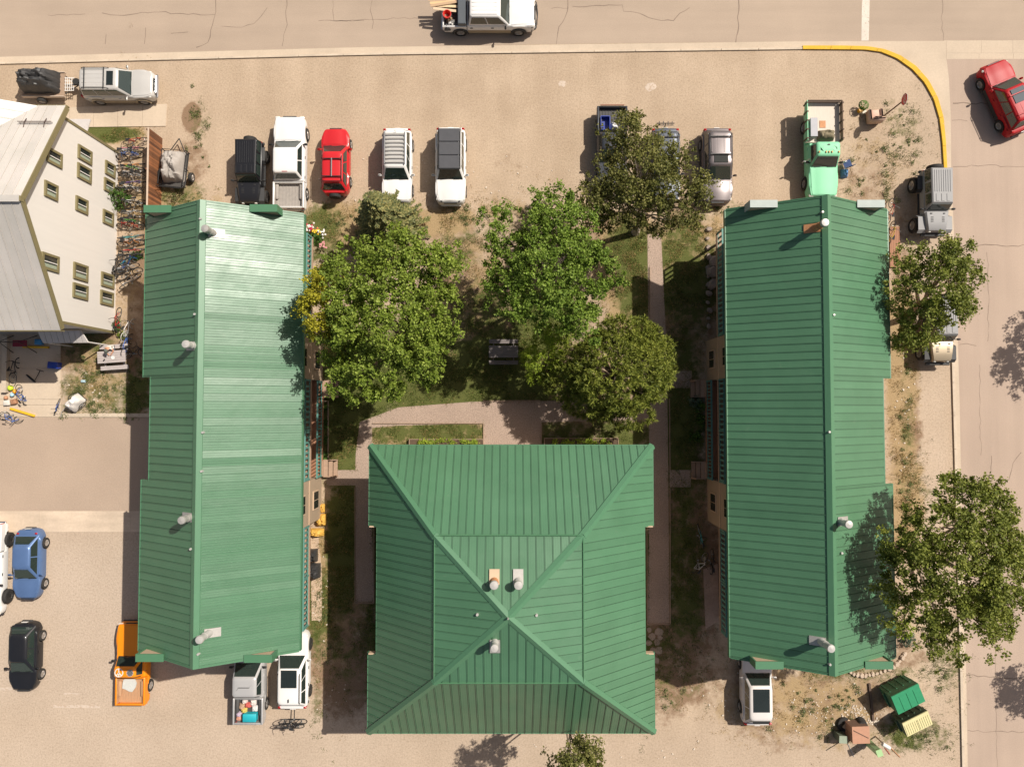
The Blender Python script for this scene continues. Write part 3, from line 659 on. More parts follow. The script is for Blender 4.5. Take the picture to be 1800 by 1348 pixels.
TYRE=pm('tyre_rubber',(.022,.020,.018),.85,var=.25,vs=8); RIM=pm('alloy_rim',(.48,.46,.44),.35,.8); RIMD=pm('dark_rim',(.07,.065,.06),.4,.6)
WIN=pm('car_glass',(.022,.034,.029),.04,spec=.9,var=.3,vs=1.2); PLAST=pm('trim_plastic',(.03,.03,.03),.6,var=.2); LAMP=pm('lamp_glass',(.62,.60,.55),.12,spec=.8); REDL=pm('tail_lamp',(.38,.012,.012),.2); CHROME=pm('chrome',(.6,.6,.6),.18,1.)
AMBER=pm('amber_lens',(.6,.25,.02),.2); LINER=pm('bed_liner',(.055,.052,.05),.7,var=.25,vs=8); GRYP=pm('grey_plastic',(.20,.20,.205),.6); PANELD=pm('roof_panel_dark',(.075,.075,.08),.35,var=.15); INTER=pm('cabin_trim',(.14,.14,.12),.8)
def wheel(par,x,y,r,wd,rim=RIM):
    sg=1 if y>0 else -1
    w_=empty('wheel',(x,y,r)); w_.parent=par
    t=MB(); t.lathe([(r*.62,-wd/2),(r*.93,-wd/2),(r,-wd/2+.035),(r,wd/2-.035),(r*.93,wd/2),(r*.62,wd/2),(r*.60,wd/2-.03),(r*.60,-wd/2+.03),(r*.62,-wd/2)],axis='Y',n=20,caps=False); t.build('tyre',TYRE,w_,40)
    m=MB(); m.lathe([(r*.64,-wd*.4),(r*.64,wd*.46*1),(r*.56,wd*.46),(r*.50,wd*.36),(.02,wd*.34)] if sg>0 else [(.02,-wd*.34),(r*.50,-wd*.36),(r*.56,-wd*.46),(r*.64,-wd*.46),(r*.64,wd*.4)],axis='Y',n=16)
    for k in range(5):
        a=2*math.pi*k/5; M=Matrix.Rotation(-a,3,'Y'); c=M@Vector((r*.30,0,0)); m.box(c.x,sg*wd*.40,c.z,r*.5,.04,r*.14,0,M)
    m.build('rim',rim,w_,35)
    return w_
def lerp(a,b,t): return a+(b-a)*t
class Car:
    def __init__(s,name,label,cat,px,py,head,L,W,Hr,hood,belt,cowl,rf,rr,tail,mat,group='vehicles parked round the buildings',gc=.28,wr=.36,wf=None,wrr=None,rim=RIM,ww=.24,bed=None,lower=None,narrow=.10,tumble=.11,zref=.9,glassr=True,nwin=2,hoodfall=.10,front=.16,loc=None,arch_m=None,wpx=0.,cab_in=.03,rnd=1.):
        s.__dict__.update(locals()); p=G(px,py,zref) if loc is None else Vector(loc)
        s.wf=wf if wf is not None else L/2-.90; s.wrr=wrr if wrr is not None else -L/2+.95
        s.o=empty(name,(p.x,p.y,0),math.radians(head),label,cat,group)
        s.body(); s.cabin()
        for x in (s.wf,s.wrr):
            for sg in (1,-1): wheel(s.o,x,sg*(W/2-ww/2+.015+wpx),wr,ww,rim)
        for sg in (1,-1):
            yy=sg*(W/2-.23)
            MB().rbox(L/2-(.30*rnd if cat=='car' else .135),yy/(1+.25*(rnd-1)),hood-.20+(.02 if cat=='car' else 0),.20,.30,.15,.04).build('headlight',LAMP,s.o,40)
            MB().rbox(-L/2+(.16*rnd if cat=='car' else .075),sg*(W/2-(.17*rnd if cat=='car' else .15)),(belt if not bed else .95)-.12,.12,.17,.30,.04).build('taillight',REDL,s.o,40)
            mm=MB(); mm.rbox(cowl-.28,sg*(W/2+.10),belt+.07,.13,.22,.15,.05); mm.box(cowl-.26,sg*(W/2-.02),belt+.02,.06,.14,.05); mm.build('mirror',mat if cat!='pickup' else PLAST,s.o,50)
        b=MB(); b.rbox(L/2-.03,0,.52,.16,W*(.66/rnd if cat=='car' else .84),.22,.06); b.build('front_bumper',PLAST if cat in('pickup','jeep') else mat,s.o,40)
        b=MB(); b.rbox(-L/2+.02,0,.52,.16,W*(.70/rnd if cat=='car' else .86),.20,.06); b.build('rear_bumper',CHROME if cat=='pickup' else PLAST,s.o,40)
        b=MB(); b.box(L/2-.055,0,hood-.24,.06,W*.42,.20); b.build('grille',PLAST,s.o)
        b=MB(); b.box(-L/2-.005,0,.78,.03,.34,.16); b.build('number_plate',WHITEM,s.o)
    def wtop(s,x):
        t=x/(s.L/2); w_=s.W/2*(1-.045*abs(t)**4)
        e=s.L/2-abs(x)
        rad=s.rnd*((.62 if s.cat=='car' else .45) if x>0 else (.45 if s.cat=='car' else .2))
        if e<rad:
            k=(.66 if s.cat=='car' else .80)/s.rnd**.7
            w_*= k+(1-k)*math.sqrt(max(0,1-((rad-e)/rad)**2))
        return w_
    def ztop(s,x):
        L=s.L
        if s.bed is not None and x<s.bed: return .72
        if x>=s.cowl:
            t=(x-s.cowl)/(L/2-s.cowl); z=s.belt-.02+(s.hood-s.belt+.02)*min(1,t*2.2)-s.hoodfall*max(0,t)**2.2
            e=L/2-x
            if e<s.front: z-=.34*(1-e/s.front)**2
            return z
        if x<=s.tail and s.bed is None:
            e=x+L/2; d=s.tail+L/2
            z=s.belt-(.02 if d<.7 else .06)*(1-e/max(.01,d))
            if e<.12: z-=.25*(1-e/.12)**2
            return z
        return s.belt
    def body(s):
        L=s.L; n=max(40,int(L/.085)); rings=[]
        xs=[-L/2+L*i/n for i in range(n+1)]
        if s.bed is not None: xs=sorted(xs+[s.bed-.001,s.bed+.001])
        ra=s.wr+.075
        for x in xs:
            w_=s.wtop(x); zt=s.ztop(x); zb=s.gc; za=zb
            for xw in (s.wf,s.wrr):
                if abs(x-xw)<ra: za=max(za,s.wr+math.sqrt(ra*ra-(x-xw)**2)*.98)
            za=min(za,zt-.10)
            if abs(abs(x)-L/2)<.12: zb=za=s.gc+.10*(1-(L/2-abs(x))/.12)
            h=zt-za
            hp=[(w_*.97,za),(w_,za+.28*h),(w_*1.0,za+.58*h),(w_*.975,za+.86*h),(w_*.90,zt-.012),(w_*.5,zt+.012),(0,zt+.02)]
            rings.append([(x,y,z) for y,z in hp]+[(x,-y,z) for y,z in reversed(hp[:-1])]+[(x,-w_*.7,zb),(x,w_*.7,zb)])
        m=MB(); m.loft(rings); s.bodyo=m.build('body',s.mat,s.o,38)
        if s.lower:          # two-tone lower cladding
            for sg in (1,-1):
                k=MB(); k.box((s.wf+s.wrr)/2,sg*(s.W/2-.005),s.gc+.16,s.wf-s.wrr-2*ra,.04,.30); k.build('side_cladding',s.lower,s.bodyo)
        if s.arch_m:
            for x in (s.wf,s.wrr):
                for sg in (1,-1):
                    pts=[]; k=MB()
                    for i in range(9):
                        a=math.pi*i/8; pts.append((x+(ra+.0)*math.cos(a),sg*(s.W/2+.02),s.wr+(ra)*math.sin(a)*.98))
                    k.tube(pts,.055,6); k.build('fender_flare',s.arch_m,s.bodyo,50)
        # bonnet panel with its shut lines
        x0,x1=s.cowl+.06,L/2-s.front-.02; m=MB(); rows=[]
        for i in range(9):
            x=lerp(x0,x1,i/8); w_=s.wtop(x)*lerp(.86,.80,i/8); rows.append([(x,w_*t,s.ztop(x)+.02*(1-abs(t))+.012+(.012 if abs(t)<.55 else 0)) for t in (-1,-.9,-.6,-.5,0,.5,.6,.9,1)])
        m.loft([[p for p in r] for r in rows],closed=False,caps=False); m.build('bonnet',s.mat,s.bodyo,30)
    def rect(s,x0,x1,wd,z,c=.14):
        pts=[]
        for cx,cy,a0 in ((x1-c,wd-c,0),(x0+c,wd-c,90),(x0+c,-wd+c,180),(x1-c,-wd+c,270)):
            for k in range(4): a=math.radians(a0+30*k); pts.append((cx+c*math.cos(a),cy+c*math.sin(a),z))
        return pts
    def cabin(s):
        wb=s.W/2-s.narrow*.55-s.cab_in; wt=s.W/2-s.narrow-s.tumble; zb=s.belt-.04; ze=s.Hr-.085
        s.wb,s.wt,s.zb,s.ze=wb,wt,zb,ze
        cr=(.24 if s.cat=='car' else .15)
        m=MB(); m.loft([s.rect(s.tail,s.cowl,wb,zb,.14),s.rect(s.rr,s.rf,wt,ze,cr),s.rect(s.rr+.03,s.rf-.03,wt-.03,s.Hr-.045,cr),s.rect(s.rr+.09,s.rf-.09,wt-.10,s.Hr-.012,cr),s.rect(s.rr+.2,s.rf-.2,wt-.22,s.Hr,cr),s.rect(s.rr+.5,s.rf-.5,wt*.45,s.Hr+.018,.12)])
        s.cab=m.build('cabin',s.mat,s.o,32)
        X=lambda t,f: lerp(s.cowl,s.rf,t) if f else lerp(s.tail,s.rr,t)
        Yw=lambda t: lerp(wb,wt,t)
        def quad(name,pts,off,mat=WIN,par=None):
            P=[Vector(p) for p in pts]; n=(P[1]-P[0]).cross(P[2]-P[0]).normalized()
            c=sum(P,Vector())/4
            if n.dot(c-Vector((0,0,zb-.4)))<0: n=-n; P=P[::-1]
            m=MB(); m.loft([[p-n*.01 for p in P],[p+n*off for p in P]]); return m.build(name,mat,par or s.cab)
        zz=lambda t: lerp(zb,ze,t)
        for nm,f in (('windscreen',1),('rear_window',0)):
            if nm=='rear_window' and not s.glassr: continue
            a,b=(.06,.97) if f else (.22,.90)
            q=quad(nm,[(X(a,f),Yw(a)-.07,zz(a)),(X(a,f),-Yw(a)+.07,zz(a)),(X(b,f),-Yw(b)+.03+cr*.5,zz(b)),(X(b,f),Yw(b)-.03-cr*.5,zz(b))],.014)
            if f:
                for k in (-.35,.12):
                    d=(Vector((X(.5,1),0,zz(.5)))-Vector((X(.07,1),0,zz(.07))))
                    nn=Vector((d.z,0,-d.x)).normalized(); nn=nn if nn.z>0 else -nn
                    m=MB(); a0=Vector((X(.08,1),k*wb*2,zz(.08)))+nn*.03; m.tube([a0,a0+Vector((d.x*.18,.42,d.z*.18))],.012,4); m.build('wiper',BLK,q)
        for sg in (1,-1):
            a,b=.20,.93
            for i in range(s.nwin):
                f0,f1=i/s.nwin,(i+1)/s.nwin
                g=lambda t,f: lerp(X(t,0)+.10,X(t,1)-.13,f)
                e=.035
                quad('side_window',[(g(a,f0)+e,sg*Yw(a),zz(a)),(g(a,f1)-e,sg*Yw(a),zz(a)),(g(b,f1)-e,sg*Yw(b),zz(b)),(g(b,f0)+e,sg*Yw(b),zz(b))],.013)
                MB().box(lerp(s.tail,s.cowl,f0)+.22,sg*(s.W/2+.0),s.belt-.17,.17,.04,.035).build('door_handle',s.mat if s.mat!=P_WHITE else PLAST,s.bodyo)
    # ---- extras
    def rails(s,mat=PLAST,bars=2,x0=None,x1=None):
        x0=s.rr+.15 if x0 is None else x0; x1=s.rf-.25 if x1 is None else x1
        rk=empty('roof_rack'); rk.parent=s.o
        for sg in (1,-1): MB().tube([(x0,sg*(s.wt-.05),s.Hr-.02),(x0+.1,sg*(s.wt-.05),s.Hr+.07),(x1-.1,sg*(s.wt-.05),s.Hr+.07),(x1,sg*(s.wt-.05),s.Hr-.02)],.022,6).build('side_rail',mat,rk,50)
        for i in range(bars):
            x=lerp(x0+.25,x1-.25,i/max(1,bars-1)); MB().rbox(x,0,s.Hr+.10,.07,2*s.wt-.06,.045,.015).build('crossbar',mat,rk)
        return rk
    def roofpanel(s,name,x0,x1,wd,mat,dz=.03,y=0): return MB().rbox((x0+x1)/2,y,s.Hr+dz-.012,x1-x0,wd,.04,.012).build(name,mat,s.cab,30)
    def ribs(s,n,x0,x1,h=.012):
        for i in range(n):
            y=lerp(-s.wt+.16,s.wt-.16,i/(n-1)); MB().rbox((x0+x1)/2,y,s.Hr+.012,x1-x0,.045,.03,.01).build('roof_rib',s.mat,s.cab,30)
    def bedbox(s,x1=None,floor=.80,rail=1.12,liner=LINER,ribs=True,tail=True):
        x1=s.bed-.05 if x1 is None else x1; x0=-s.L/2+.04; hw=s.W/2-.02; o=s.o
        MB().bbox(x0+.02,x1-.002,-hw+.08,hw-.08,floor-.06,floor).build('bed_floor',liner,o)
        if ribs:
            k=9
            for i in range(k): MB().bbox(x0+.08,x1-.1,-hw+.2+(2*hw-.4)*i/(k-1)-.03,-hw+.2+(2*hw-.4)*i/(k-1)+.03,floor,floor+.018).build('bed_rib',liner,o)
        for sg in (1,-1):
            m=MB(); m.rbox((x0+x1)/2,sg*(hw-.045),(rail+.70)/2,x1-x0,.11,rail-.70,.035); w_=m.build('bed_side',s.mat,o,40)
            m=MB(); m.rbox(s.wrr,sg*(hw-.20),floor+.10,.95,.22,.22,.06); m.build('wheel_arch',liner,w_,40)
            MB().bbox(x0+.02,x1-.02,sg*(hw-.105),sg*(hw-.115),floor,rail-.03).build('bed_lining',liner,w_)
        MB().rbox(x1-.04,0,(rail+.75)/2,.08,2*hw-.16,rail-.75,.03).build('bed_front',s.mat,o,40)
        if tail: MB().rbox(x0+.045,0,(rail+.70)/2-.01,.09,2*hw-.16,rail-.72,.03).build('tailgate',s.mat,o,40)
GRP='vehicles parked round the buildings'
# -- row along the top of the lot
c=Car('pickup_truck','white crew cab pickup with an empty ribbed bed, parked beside the black jeep','pickup',509,286,90,5.9,1.98,1.90,1.12,1.12,1.32,.62,-.95,-1.18,P_WHITE,bed=-1.22,wr=.40,gc=.36,ww=.27,wf=1.95,wrr=-1.85,nwin=2,narrow=.14)
c.bedbox(liner=pm('bed_grey',(.30,.27,.24),.75,var=.2,vs=5))
MB().box(-.85,0,1.86,.10,.34,.05).build('brake_light',REDL,c.cab)
c=Car('suv','red estate car with black roof bars and a spare wheel on its back','car',589,283,90,4.25,1.76,1.66,1.0,1.0,.95,.35,-1.60,-1.95,P_RED,wr=.33,nwin=3,rnd=1.3,tumble=.13)
rk=c.rails(BLK,2,-1.5,.1); MB().rbox(-.7,0,1.79,1.15,.07,.06,.02).build('bike_tray',GRYP,rk); MB().rbox(-1.55,0,1.72,.06,1.1,.05,.02).build('crossbar',BLK,rk)
sp=MB(); sp.lathe([(.05,-.10),(.33,-.10),(.36,-.05),(.36,.08),(.30,.10),(.05,.10)],(-2.22,0,.85),'X',18); sp.build('spare_wheel',TYRE,c.o,40)
c=Car('suv','white off-road wagon with a slatted metal roof rack beside the spruce','car',698,291,-90,4.75,1.88,1.82,1.08,1.08,.98,.42,-1.92,-2.14,P_WHITE,wr=.39,gc=.33,nwin=3,narrow=.13)
rk=empty('roof_rack'); rk.parent=c.o
for sg in (1,-1): MB().rbox(-.75,sg*(c.wt-.08),1.90,2.0,.07,.10,.02).build('side_rail',GRYP,rk)
for i in range(8): MB().rbox(-1.6+i*.245,0,1.92,.13,2*c.wt-.26,.035,.012).build('rack_slat',GALV,rk)
MB().tube([(-1.72,.03,1.85),(-1.80,.03,2.02)],.015).build('aerial',BLK,c.cab)
c=Car('suv','white off-road wagon with three dark panels on its roof, parked on open gravel','car',792,291,-90,4.85,1.92,1.82,1.10,1.08,.98,.45,-1.95,-2.15,P_WHITE,wr=.39,gc=.33,nwin=3,narrow=.12)
rk=empty('roof_rack'); rk.parent=c.o
for sg in (1,-1): MB().rbox(-.72,sg*(c.wt-.06),1.89,2.55,.06,.09,.02).build('side_rail',BLK,rk)
for i in range(3): MB().rbox(-1.55+i*.84,0,1.92,.80,2*c.wt-.2,.05,.02).build('rack_panel',PANELD,rk)
MB().rbox(.53,0,1.88,.12,2*c.wt-.14,.10,.03).build('wind_deflector',BLK,rk)
for sg in (1,-1): MB().rbox(2.20,sg*.62,.98,.34,.10,.06,.02,rz=sg*-.6).build('lamp_strip',BLK,c.bodyo)
MB().rbox(2.30,0,.74,.10,1.0,.16,.03).build('lower_grille',BLK,c.bodyo)
c=Car('pickup_truck','dark pickup with a blue bin in its bed, half hidden under the olive tree','pickup',1076,262,-90,5.4,1.92,1.80,1.12,1.10,.95,.35,-.75,-.95,P_DGREY,bed=-1.0,wr=.39,gc=.36,wf=1.75,wrr=-1.70)
c.bedbox(liner=LINER); MB().rbox(-2.70,0,1.12,.06,1.5,.10,.02).build('tailgate_cap',pm('copper_trim',(.42,.20,.13),.6),c.o)
pkb=c
c=Car('suv','slate grey estate with roof rails under the olive tree','car',1170,290,-90,4.75,1.84,1.70,1.0,1.0,.92,.25,-1.85,-2.12,paint('slate',(.085,.095,.115),.4),wr=.35,nwin=3)
c.rails(BLK,2); c.ribs(5,-1.7,-.2)
m=MB(); m.tube([(-2.35,0,.6),(-2.6,0,.95)],.03); m.tube([(-2.6,-.55,1.0),(-2.6,.55,1.0)],.03); m.tube([(-2.48,-.5,1.0),(-2.48,.5,1.0)],.02)
for y in (-.4,-.15,.15,.4): m.tube([(-2.45,y,1.0),(-2.72,y,1.05)],.025)
m.build('bicycle_carrier',BLK,c.o)
c=Car('suv','mauve grey crossover with a sunroof and roof bars near the mint truck','car',1261,291,-90,4.8,1.88,1.72,1.05,1.02,.98,.28,-1.90,-2.18,P_GREY,wr=.37,nwin=3,lower=PLAST)
c.rails(BLK,2,-1.75,-.15); c.roofpanel('sunroof',-.40,.10,.85,GLASS); c.ribs(4,-1.6,-.55)
# -- mint flatbed truck
c=Car('flatbed_truck','mint green flatbed truck with a pale timber-sided bed, nose to the green roof','pickup',1444,268,-90,5.75,1.88,1.95,1.16,1.20,1.05,.58,-.30,-.40,P_MINT,bed=-.45,wr=.40,gc=.42,wf=1.85,wrr=-1.75,nwin=1,narrow=.12,tumble=.09,hoodfall=.06,front=.12)
x0,x1=-3.05,-.55
MB().bbox(x0,x1,-1.08,1.08,1.0,1.10).build('flatbed',pm('flatbed_wood',(.58,.50,.42),.8,var=.12,vs=3,stretch=(1,5,1)),c.o)
for y in (-1.10,1.10): 
    for z in (1.20,1.34,1.48): MB().bbox(x0,x1,y-.02,y+.02,z-.06,z+.06).build('side_board',P_MINT if y<0 else TIMB,c.o)
    for k in range(5): MB().bbox(x0+.1+k*.56,x0+.18+k*.56,y-.055,y+.055,1.0,1.56).build('stake',pm('dark_timber',(.10,.065,.045),.8),c.o)
for z in (1.22,1.46): MB().bbox(x0-.03,x0+.03,-1.05,1.05,z-.06,z+.06).build('tail_board',pm('dark_timber',(.10,.065,.045),.8),c.o)
for i in (-.6,-.18,0,.18,.6): MB().rbox(.36,i,1.99,.12,.07,.06,.02).build('marker_lamp',AMBER,c.cab)
MB().box(-.1,0,1.975,.07,.14,.02).build('roof_vent',PLAST,c.cab)
for sg in (1,-1):
    m=MB(); m.tube([(.85,sg*.93,1.1),(.78,sg*1.28,1.18),(.60,sg*.95,1.45)],.018); m.rbox(.76,sg*1.28,1.3,.06,.16,.28,.03); m.build('mirror_arm',CHROME,c.o)
flat=c
# -- bottom vehicles
c=Car('pickup_truck','silver pickup with a cluttered open bed, nose under the left green roof','pickup',438,1195,90,5.3,1.86,1.78,1.08,1.08,1.15,.48,-.72,-.92,P_SILVER,bed=-.97,wr=.38,gc=.36,wf=1.68,wrr=-1.62)
c.bedbox(liner=LINER,ribs=False); pks=c
c=Car('suv','white crossover with a black sunroof and bicycles on its rear rack','car',515,1178,90,4.7,1.90,1.70,1.05,1.02,.98,.35,-1.80,-2.12,P_WHITE,wr=.37,nwin=3,narrow=.13,rim=RIMD)
c.roofpanel('sunroof',-.75,.30,.95,GLASS); c.rails(BLK,0,-1.7,.1); MB().rbox(-1.5,0,1.76,.20,.05,.10,.02).build('aerial_fin',BLK,c.cab); suvb=c
c=Car('suv','white crossover with a large glass roof beside the right green building','car',1331,1209,90,4.55,1.85,1.64,1.0,1.0,.98,.38,-1.70,-2.08,paint('pearl',(.62,.58,.55)),wr=.35,nwin=3,narrow=.12)
c.roofpanel('glass_roof',-1.15,.22,.98,GLASS); MB().rbox(-1.80,0,1.55,.16,1.0,.05,.02).build('rear_spoiler',BLK,c.cab)
# orange pickup
c=Car('pickup_truck','bright orange old pickup with a white peace sign on its roof','pickup',232,1166,90,5.0,1.84,1.78,1.12,1.08,.55,.10,-.55,-.68,P_ORANGE,bed=-.72,wr=.38,gc=.38,wf=1.55,wrr=-1.50,nwin=1,narrow=.16,hoodfall=.04,front=.10)
c.bedbox(liner=pm('wood_bed',(.42,.24,.13),.8,var=.3,vs=4,stretch=(1,10,1))); org=c
m=MB(); pc=(-.22,.30,c.Hr+.024); m.ring(pc,(0,0,1),.24,.028,20,6); m.box(pc[0],pc[1],pc[2],.48,.05,.03)
for a in (.75,-.75): m.box(pc[0]-.085,pc[1]+(.085 if a>0 else -.085),pc[2],.25,.05,.03,a*-1+math.pi)
m.build('peace_sign',WHITEM,c.cab)
m=MB(); pc=(-.24,-.36,c.Hr+.022)
for k in range(9): a=k*math.pi*2/9; m.lathe([(.085,0),(.085,.014)],(pc[0]+.13*math.cos(a),pc[1]+.13*math.sin(a),pc[2]-.012),n=8)
m.build('flower_decal',pm('decal_grey',(.32,.30,.30),.6),c.cab); MB().lathe([(.13,0),(.13,.02)],(pc[0],pc[1],pc[2]-.004),n=12).build('flower_centre',pm('decal_dark',(.11,.11,.12),.6),c.cab)
m=MB(); 
pts=[(-1.05+.50*R.uniform(.8,1.2)*math.cos(2*math.pi*i/12)-.15,.15+.42*R.uniform(.75,1.2)*math.sin(2*math.pi*i/12)) for i in range(12)]; m.poly(pts,.82,.90)
tag(m.build('tarp',pm('pale_tarp',(.52,.52,.48),.6,var=.15,vs=5,bump=.6,bs=9)),'crumpled pale tarp in the orange pickup bed','tarp'); bpy.data.objects['tarp'].matrix_world=Matrix.Translation(c.o.location)@Matrix.Rotation(math.pi/2,4,'Z')
# blue and black hatchbacks, white pickup at the edge
c=Car('car','blue two-box small car parked in the left lot','car',46,992,-90,4.35,1.72,1.46,.92,.90,.90,.20,-1.25,-1.85,P_BLUE,wr=.32,nwin=2,rnd=1.8,tumble=.18,narrow=.14,hoodfall=.12)
c=Car('car','black small hatchback parked in the left lot below the blue car','car',40,1155,-90,4.2,1.74,1.46,.92,.92,.92,.15,-1.50,-1.95,P_BLACK,wr=.33,nwin=2,rnd=1.8,tumble=.18,narrow=.14,hoodfall=.12)
c=Car('pickup_truck','white pickup cut by the frame, its dark wheels showing beside the blue car','pickup',-22,1000,-90,5.6,1.90,1.8,1.1,1.1,1.2,.6,-.8,-1.0,P_WHITE,bed=-1.05,wr=.42,gc=.42,ww=.30,rim=RIMD,wf=1.75,wrr=-1.75,wpx=.12); c.bedbox()
# red car on the side street
c=Car('suv','red crossover turning on the side street with its roof rails up','car',1773,170,113,4.75,1.90,1.70,1.04,1.02,1.0,.36,-1.80,-2.12,P_CRIM,wr=.37,nwin=3,narrow=.13,lower=PLAST,group='vehicles on the streets')
c.rails(P_CRIM,2); c.roofpanel('sunroof',-.70,.20,.9,pm('tinted_roof_glass',(.03,.04,.055),.45,spec=.12)); c.ribs(4,-1.6,-.8)
# white crew cab on the top street
c=Car('pickup_truck','white crew cab pickup loaded with boards and a red tub on the street','pickup',859,24,0,5.9,2.0,1.92,1.16,1.14,1.35,.75,-1.15,-1.30,P_WHITE,bed=-1.34,wr=.40,gc=.42,ww=.28,wf=1.90,wrr=-1.80,narrow=.12,lower=P_TAN,group='vehicles on the streets',arch_m=PLAST)
c.bedbox(); c.ribs(6,-1.0,.55); MB().rbox(-1.66,0,1.28,.52,1.92,.34,.04).build('tool_box',pm('tool_box_grey',(.075,.085,.095),.5),c.o,30)
m=MB()
for z in (.45,.62,.9): m.tube([(2.7,-.95,z),(3.02,-.7,z),(3.10,0,z),(3.02,.7,z),(2.7,.95,z)],.035,6)
for y in (-.45,.45): m.tube([(3.07,y,.4),(3.05,y,1.05)],.035,6)
m.build('bull_bar',pm('bar_steel',(.09,.085,.08),.5,.5),c.o,50); pkt=c
# silver and tan suv, top left
c=Car('suv','silver and tan two-tone off-road wagon hitched to the tarp-covered trailer','car',207,149,0,4.65,1.84,1.78,1.08,1.06,.98,.45,-1.95,-2.14,P_SILVT,wr=.37,gc=.34,nwin=3,narrow=.12,lower=P_TAN,arch_m=P_TAN)
c.rails(BLK,2,-1.8,-.1); c.ribs(5,-1.75,-.35); c.roofpanel('sunroof',-.22,.20,.88,GLASS)
m=MB(); m.rbox(2.35,0,.62,.12,1.5,.16,.05); m.tube([(2.32,-.5,.6),(2.42,-.5,.95),(2.42,.5,.95),(2.32,.5,.6)],.03); m.build('bull_bar',CHROME,c.o)
# -- jeeps
def jeep(label,px,py,head,mat,topmat,wr=.40,wpx=.0,lift=.0,zref=.9,tanroof=None,group=GRP):
    L,W=4.25,1.60; p=G(px,py,zref); o=empty('jeep',(p.x,p.y,0),math.radians(head),label,'jeep',group); z0=lift
    m=MB(); m.rbox(-.55,0,.86+z0,2.75,1.52,.56,.06); b=m.build('body',mat,o,40)
    fr=[]
    for x,w_,zt in ((.72,.70,1.20),(.78,.72,1.21),(1.35,.66,1.20),(1.75,.60,1.17),(1.86,.57,1.10),(1.90,.55,.95)):
        fr.append([(x,w_,.62+z0),(x,w_,zt-.08+z0),(x,w_-.07,zt+z0),(x,0,zt+.025+z0),(x,-w_+.07,zt+z0),(x,-w_,zt-.08+z0),(x,-w_,.62+z0)])
    m=MB(); m.loft(fr); h=m.build('bonnet',mat,o,35)
    for y in (-.22,.22):
        for k in range(4): MB().rbox(1.05+.09*k,y+math.copysign(.12,y),1.225+z0,.035,.16,.02,.006).build('bonnet_vent',PLAST,h)
    for y in (-.1,.1): MB().rbox(.82,y*4,1.24+z0,.06,.12,.04,.01).build('bonnet_catch',PLAST,h)
    for x in (1.35,-1.20):
        for sg in (1,-1):
            m=MB(); w0=.58 if x>0 else .74; w1=.92+wpx
            m.loft([[(x-.58,sg*w0,.60+z0),(x-.40,sg*w0,1.0+z0),(x+.42,sg*w0,1.0+z0),(x+.60,sg*w0,.80+z0)],[(x-.58,sg*w1,.60+z0),(x-.40,sg*w1,.96+z0),(x+.42,sg*w1,.96+z0),(x+.60,sg*w1,.76+z0)]],False,False)
            m.build('fender_flare',PLAST if mat!=P_JSIL or x<0 else mat,b,30)
            wheel(o,x,sg*(.80+wpx),wr,.28+wpx*.4,RIM if mat!=P_BLACK else RIMD)
    zb,zt=1.12+z0,1.80+z0
    m=MB(); m.loft([[(-1.93,-.74,zb),(.62,-.72,zb),(.62,.72,zb),(-1.93,.74,zb)],[(-1.86,-.66,zt-.05),(.32,-.63,zt-.05),(.32,.63,zt-.05),(-1.86,.66,zt-.05)],[(-1.80,-.60,zt),(.26,-.57,zt),(.26,.57,zt),(-1.80,.60,zt)]]); cb=m.build('hard_top',topmat,o,30)
    for y in [-.48+.137*i for i in range(8)]: MB().rbox(-1.05,y,zt+.008,1.35,.045,.03,.01).build('top_rib',topmat,cb)
    for y in (-.33,0,.33): MB().rbox(-.02,y,zt+.008,.46,.20,.03,.012).build('top_panel',topmat,cb)
    m=MB(); m.loft([[(.605,-.64,zb+.06),(.605,.64,zb+.06),(.36,.57,zt-.10),(.36,-.57,zt-.10)],[(.635,-.64,zb+.07),(.635,.64,zb+.07),(.39,.57,zt-.09),(.39,-.57,zt-.09)]]); m.build('windscreen',WIN,cb)
    for sg in (1,-1):
        for a,b_ in ((-1.85,-1.12),(-1.02,-.42),(-.34,.34)):
            m=MB(); y0,y1=.735,.665; t0,t1=zb+.10,zt-.12
            m.loft([[(a,sg*y0,t0),(b_,sg*y0,t0),(b_-.06,sg*y1,t1),(a+.02,sg*y1,t1)],[(a,sg*(y0+.012),t0),(b_,sg*(y0+.012),t0),(b_-.06,sg*(y1+.012),t1),(a+.02,sg*(y1+.012),t1)]]); m.build('side_window',WIN,cb)
        m=MB(); m.rbox(.55,sg*.98,1.22+z0,.12,.20,.22,.05); m.box(.55,sg*.84,1.18+z0,.05,.2,.05); m.build('mirror',PLAST,o)
        MB().lathe([(.09,0),(.09,.05)],(1.89,sg*.40,.95+z0),'X',12).build('headlight',LAMP,o)
        MB().box(-1.94,sg*.66,.98+z0,.05,.14,.22).build('taillight',REDL,o)
        MB().box(.05,sg*.80,.55+z0,1.3,.10,.06).build('side_step',PLAST,o)
    sp=MB(); sp.lathe([(.05,-.13),(wr*.9,-.13),(wr,-.09),(wr,.09),(wr*.9,.13),(.05,.13)],(-2.10,0,1.0+z0),'X',20); sp.build('spare_wheel',TYRE,o,40)
    MB().rbox(2.02,0,.60+z0,.20,1.5,.18,.04).build('front_bumper',PLAST,o); MB().rbox(-2.0,0,.55+z0,.16,1.5,.16,.04).build('rear_bumper',PLAST,o)
    return o
jeep('black hardtop jeep parked nose to the green roof beside the white pickup',440,305,-90,P_BLACK,P_BLACK)
jeep('silver hardtop jeep on oversized tyres beside the yellow kerb',1640,356,-90,P_JSIL,P_JSIL,wr=.47,wpx=.14,lift=.14)
jeep('tan and silver jeep parked under the roadside tree',1650,582,-90,P_TAN,P_JSIL,wr=.44,wpx=.06,lift=.08)
